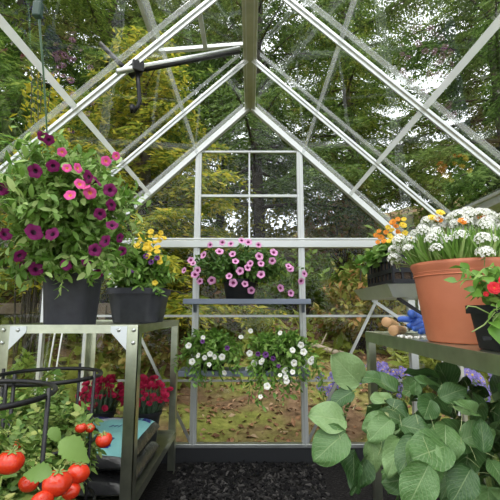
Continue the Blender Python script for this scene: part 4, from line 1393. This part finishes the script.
# fallen leaves
x, y = scatter(9000, (-4, 4), (2.9, 8))
n = len(x)
b = MB(); b.arrays(*inst(leaf_template(.6, .2, .3, 2, .5), np.stack([x, y, gz(x, y) + .012], 1), nr.normal(size=(n, 3)) * (1, 1, .25), nr.normal(size=(n, 3)) * .35 + (0, 0, 1), nr.uniform(.03, .075, n)))
tag(b.build('fallen_leaves', [LEAF['litter']], None, False), 'brown fallen leaves lying on the slope behind the gable', 'leaves', kind='stuff')
# groundcover
def patch(x, y): return (np.sin(1.7 * x + .6) * np.sin(1.3 * y + .4) + np.clip((y - 4.3) * .5, -1, .7) + .5 * (np.abs(x) > 1.6) + .35 * (np.sin(5 * x + 2) * np.sin(4 * y) > .55)) > .25
x, y = scatter(16000, (-7, 7), (3.1, 9), patch)
n = len(x); z = gz(x, y)
b = MB(); b.arrays(*inst(leaf_template(.5, .1, .4, 3, .45), np.stack([x, y, z + nr.uniform(0, .08, n)], 1), nr.normal(size=(n, 3)) * (1, 1, .3) + (0, 0, .9), nr.normal(size=(n, 3)) * .6 + (0, -.3, 1), nr.uniform(.06, .20, n)))
tag(b.build('groundcover', [LEAF['cover']], None, True), 'yellow-green low plants covering the slope behind the greenhouse', 'groundcover', kind='stuff')

# fallen branch and sleeper
def onground(px, py, Y):
    p = at(px, py, Y); p.z = float(gz(p.x, p.y)); return p
a, c_ = onground(305, 320, 4.9), onground(343, 335, 4.6)
t = thing('fallen_branch', a, 'pale fallen branch lying on the slope right of the gable door', 'branch')
d = c_ - a; d.z += .02
b = MB(); b.tube([Vector((0, 0, .06)), d * .3 + Vector((0, 0, .09)), d * .65 + Vector((0, .02, .06)), d + Vector((0, 0, .05))], [.022, .03, .034, .036], 8); b.build('limb', M['deadwood'], t, True)
b = MB(); b.tube([d * .4 + Vector((0, 0, .08)), d * .5 + Vector((.05, .05, .25))], [.014, .006], 6); b.build('twig', M['deadwood'], t, True)
p = at(20, 307, 4.6)
t = thing('timber_sleeper', (p.x + .1, p.y, p.z - .08), 'weathered timber sleeper edging the raised bed left of the greenhouse', 'timber edging')
b = MB(); b.box((0, 0, .06), (2.6, .14, .13)); b.build('beam', M['sleeper'], t, bevel=.012)
b = MB(); b.box((.9, -.09, -.15), (.08, .05, .5)); b.build('stake', M['sleeper'], t, bevel=.008)

# ---- purple asters just outside
def aster(x, y, h, label, seed, n=70, w=.2):
    rnd = random.Random(seed)
    z0 = float(gz(x, y)) - .02
    t = thing('aster_plant', (x, y, z0), label, 'flowering plant', 'lilac asters outside the glass')
    tips = [Vector((x + rnd.gauss(0, w * .55), y + rnd.gauss(0, .09), z0 + h - abs(rnd.gauss(0, .10)))) for _ in range(n)]
    if y < 2.8: tips = [Vector((max(p.x, 1.235), p.y, p.z)) for p in tips]
    shoots(t, (x, y, z0), tips, T_SMALL, [LEAF['dark']], .04, 7, rnd, .05, .25, .0025, base_r=.06, clampx=((1.19, 3) if x > 1.1 and y < 2.8 else None))
    for p in tips: flower(t, 'lilac', p, (rnd.gauss(0, .4), -.9, rnd.gauss(.6, .3)), rnd.uniform(.020, .030), rnd=rnd)
def under(px, py, Y): p = at(px, py, Y); return p
p = at(386, 362, 3.12); q = p.z - float(gz(p.x, p.y)); aster(p.x, p.y, q, 'lilac aster clump outside seen beneath the tools on the right table', 95, 90, .17)
p = at(334, 372, 3.10); q = p.z - float(gz(p.x, p.y)); aster(p.x, p.y, q, 'lilac aster clump outside just right of the gable door post', 96, 34, .13)
p = at(480, 368, 2.35); q = p.z - float(gz(p.x, p.y)); aster(p.x, p.y, q, 'lilac aster clump outside seen beneath the black pot', 97, 90, .20)

# ---- conifers
def conifer_meshes(seed, H, zb, rmax, nb, leafmat, droop):
    rnd = random.Random(seed); g = np.random.default_rng(seed)
    tb = MB()
    bend = [Vector((rnd.gauss(0, .05), rnd.gauss(0, .05), H * i / 8)) for i in range(9)]; bend[0] = Vector((0, 0, -.2))
    tb.tube(bend, [.13 * (1 - .85 * i / 8) for i in range(9)], 10)
    PP, DD, NN, SS = [], [], [], []
    for k in range(nb):
        f = (k + rnd.random()) / nb
        z = zb + (H - zb) * f
        ln = rmax * (1 - f) ** .75 * rnd.uniform(.65, 1.1) + .25
        a = k * 2.399 + rnd.uniform(-.5, .5)
        dh = Vector((math.cos(a), math.sin(a), 0)); sd = Vector((-math.sin(a), math.cos(a), 0))
        up0 = rnd.uniform(.0, .3)
        pts = []
        for i in range(6):
            s = i / 5
            pts.append(Vector((0, 0, z)) + dh * ln * s + Vector((0, 0, ln * (up0 * s - droop * s * s))))
        tb.tube(pts, [max(.022 * (1 - .8 * i / 5) * (ln / 2 + .4), .003) for i in range(6)], 4)
        ns = int(ln / .085) + 2
        for j in range(ns):
            s = (.12 + .88 * (j + rnd.random()) / ns)
            i = min(int(s * 5), 4); q = pts[i].lerp(pts[i + 1], s * 5 - i)
            for sg in (-1, 1):
                L2_ = (.16 + .40 * math.sin(PI * min(s * .8 + .1, 1))) * rnd.uniform(.6, 1.2) * (.5 + .2 * ln)
                dv = (dh * .75 + sd * sg * .8 + Vector((0, 0, rnd.uniform(-.75, .05)))).normalized()
                m = max(4, int(L2_ / .035))
                tt_ = (np.arange(m) + g.random(m)) / m
                base = np.array(q)[None] + np.array(dv)[None] * (tt_ * L2_)[:, None] + np.array([0, 0, -1.])[None] * (tt_ ** 2 * L2_ * .30)[:, None]
                side = np.where(np.arange(m) % 2 == 0, 1, -1)[:, None] * np.array(dv.cross(Vector((0, 0, 1))).normalized())[None]
                d_ = np.array(dv)[None] * .7 + side * .8 + g.normal(size=(m, 3)) * .25
                PP.append(base); DD.append(d_); NN.append(np.tile([0, 0, 1.], (m, 1)) + g.normal(size=(m, 3)) * .5); SS.append(g.uniform(.07, .15, m) * (1.1 - .4 * tt_))
    V = np.array([(0, 0, 0), (.45, .17, .02), (1, 0, -.12), (.45, -.17, .02)]); Fq = np.array([(0, 3, 2, 1)])
    cb_ = MB(); cb_.arrays(*inst((V, Fq), np.concatenate(PP), np.concatenate(DD), np.concatenate(NN), np.concatenate(SS)))
    return tb.mesh('conifer_trunk', [M['bark']], True), cb_.mesh('conifer_crown', [leafmat])
CON = [conifer_meshes(101, 10.5, 1.0, 2.7, 104, LEAF['hemlock'], .38), conifer_meshes(102, 12, 1.6, 3.0, 104, LEAF['pine'], .30), conifer_meshes(103, 9, .6, 2.4, 98, LEAF['hemlock'], .45)]
TREES = [
    (0.15, 7.4, 1, .95, 0, 'dark evergreen whose trunk stands behind the gable apex'),
    (-3.9, 6.0, 0, .95, 1, 'tall evergreen with drooping boughs behind the left roof slope'),
    (-2.0, 9.5, 1, 1.0, 2, 'dark evergreen beyond the yellow foliage left of the ridge'),
    (2.3, 8.6, 0, 1.0, 3, 'drooping evergreen behind the right end of the gable beam'),
    (4.3, 6.2, 1, .92, 4, 'dark evergreen towering behind the middle of the right roof slope'),
    (6.6, 9.5, 0, 1.05, 1.5, 'distant drooping evergreen beyond the right eave'),
    (-6.4, 9.0, 2, 1.25, 2.5, 'distant evergreen beyond the left roof corner'),
    (-4.4, 3.2, 2, .95, 5, 'evergreen overhanging the left side of the roof'),
    (4.5, 3.0, 2, .95, .7, 'evergreen overhanging the right side of the roof'),
    (-.9, 12.5, 0, 1.1, 3.6, 'distant evergreen left of the gable apex'),
    (3.6, 13.0, 1, 1.0, 1.1, 'distant dark evergreen seen between the right roof bars'),
    (-2.9, 7.2, 0, 1.0, 5.4, 'drooping evergreen between the yellow foliage and the tall left evergreen'),
    (-6.2, 5.6, 0, 1.0, 2.2, 'evergreen filling the far left edge above the big petunia'),
    (-4.3, 13.5, 1, 1.05, 4.4, 'distant dark evergreen seen behind the roof vent'),
]
for x, y, k, s, rz, lb in TREES:
    t = thing('evergreen_tree', (x, y, float(gz(x, y)) - .03), lb, 'tree', 'evergreens around the greenhouse', rz=rz)
    t.scale = (s, s, s)
    link_mesh('trunk', CON[k][0], t); link_mesh('crown', CON[k][1], t)

# ---- broadleaved small trees and shrubs
def bush(name, x, y, w, h, leaf, llen, ntips, per, label, cat, seed, layered=0, T=T_SMALL, stem_r=.012, zbase=.15, group=None):
    rnd = random.Random(seed)
    z0 = float(gz(x, y)) - .02
    t = thing(name, (x, y, z0), label, cat, group)
    tips = []
    for k in range(ntips):
        a = rnd.uniform(0, 2 * PI); q = math.sqrt(rnd.random())
        if layered:
            lv = rnd.randrange(layered)
            zt = h * (zbase + (1 - zbase) * (lv + .6) / layered) + rnd.gauss(0, .04)
            rr_ = w * (1 - .45 * lv / layered)
            tips.append(Vector((x + rr_ * q * math.cos(a), y + rr_ * q * math.sin(a), z0 + zt - .10 * q * q)))
        else:
            zt = h * (zbase + (1 - zbase) * math.sqrt(max(0, 1 - q * q)) * rnd.uniform(.45, 1))
            tips.append(Vector((x + w * q * math.cos(a), y + w * q * math.sin(a), z0 + zt)))
    cl = dict(ctr=(x, y, z0 + h * .4))
    if y < 4.2 and abs(x) < 1.5: cl['clampy'] = None
    shoots(t, (x, y, z0), tips, T, [LEAF[leaf]], llen, per, rnd, h * .12, .35, stem_r, stemmat=M['bark'], base_r=.08, outward=.25, upbias=1.0, stem_every=5, **cl)
    return t
gt = thing('golden_conifer', (-1.5, 5.1, float(gz(-1.5, 5.1)) - .03), 'golden-green feathery small conifer behind the left gable rafter', 'tree')
GC = conifer_meshes(104, 4.4, .5, 1.75, 84, LEAF['golden'], .16)
link_mesh('trunk', GC[0], gt); link_mesh('crown', GC[1], gt)
bush('golden_maple', -2.15, 3.85, .5, 3.15, 'yellow', .075, 100, 22, 'bright yellow small tree seen above the big petunia', 'tree', 202, 4, zbase=.45)
bush('orange_maple', 3.35, 3.9, .75, 2.55, 'orange', .08, 60, 16, 'orange-leaved small tree beyond the right eave', 'tree', 203, 4, zbase=.4)
SH = [
    (-.55, 5.4, .75, 1.15, 'rust', .09, 60, 'rusty low shrub behind the left half of the door'),
    (.75, 5.9, .8, 1.25, 'shrub', .10, 60, 'dark green shrub behind the right half of the door'),
    (1.35, 4.9, .65, 1.25, 'rust', .09, 60, 'reddish brown shrub seen right of the door frame under the beam'),
    (2.0, 5.6, .9, 1.8, 'shrub', .11, 70, 'leafy green shrub behind the pansy crate'),
    (2.6, 4.0, .7, 1.3, 'yellowgreen', .09, 60, 'yellow-green shrub outside the right wall behind the terracotta pot'),
    (-1.25, 4.3, .45, .6, 'rust', .07, 36, 'low rusty green shrub between the yellow pot and the gable post'),
    (-2.4, 5.6, .9, 1.3, 'shrub', .10, 70, 'green shrub outside behind the left bench pots'),
    (-3.5, 5.3, .9, 1.1, 'cover', .12, 70, 'pale green shrub above the timber sleeper'),
    (0.1, 8.0, 1.0, 2.2, 'yellowgreen', .12, 70, 'yellow-green shrub at the foot of the central trunk'),
    (-1.6, 7.6, 1.1, 2.0, 'shrub', .12, 70, 'dark shrub farther up the slope left of the gable post'),
    (1.9, 7.8, 1.0, 2.0, 'rust', .12, 70, 'brownish shrub farther up the slope right of the gable post'),
    (-1.9, 3.3, .4, .45, 'shrub', .08, 36, 'low leafy clump outside seen under the left bench top'),
    (3.9, 6.9, 1.2, 2.6, 'shrub', .13, 70, 'tall green shrub far behind the right eave'),
    (-4.6, 7.2, 1.2, 2.2, 'shrub', .13, 70, 'tall green shrub far behind the left wall'),
    (1.75, 3.7, .35, .7, 'cover', .08, 45, 'green clump outside the corner behind the tray shelf'),
]
for i, (x, y, w, h, lf, ll, nt_, lb) in enumerate(SH):
    bush('shrub', x, y, w, h, lf, ll, int(nt_ * 1.3), 24, lb, 'shrub', 300 + i, group='shrubs on the slope')

# ================================================================== LIGHT
w = bpy.data.worlds.new('overcast'); SC.world = w
w.use_nodes = True
N, L = w.node_tree.nodes, w.node_tree.links
bgd = N['Background']
tc = N.new('ShaderNodeTexCoord'); sep = N.new('ShaderNodeSeparateXYZ'); L.new(tc.outputs['Generated'], sep.inputs[0])
r = ramp(N, [(0, (.55, .57, .58)), (.5, (.86, .90, .94)), (1, (1.0, 1.02, 1.05))])
mr = N.new('ShaderNodeMapRange'); mr.inputs[1].default_value = -1; mr.inputs[2].default_value = 1
L.new(sep.outputs[2], mr.inputs[0]); L.new(mr.outputs[0], r.inputs[0]); L.new(r.outputs[0], bgd.inputs['Color'])
bgd.inputs['Strength'].default_value = 1.9
sd_ = bpy.data.lights.new('sun', 'SUN'); sd_.energy = 3.2; sd_.angle = R(60); sd_.color = (1, .97, .92)
so = bpy.data.objects.new('sun', sd_); COL.objects.link(so)
so.rotation_euler = Vector((.12, .35, -1.0)).to_track_quat('-Z', 'Y').to_euler()

SC.view_settings.view_transform = 'Standard'
SC.view_settings.look = 'None'
SC.view_settings.exposure = .12
SC.view_settings.gamma = 1
SC.cycles.max_bounces = 8
SC.cycles.transparent_max_bounces = 24
SC.cycles.sample_clamp_indirect = 6
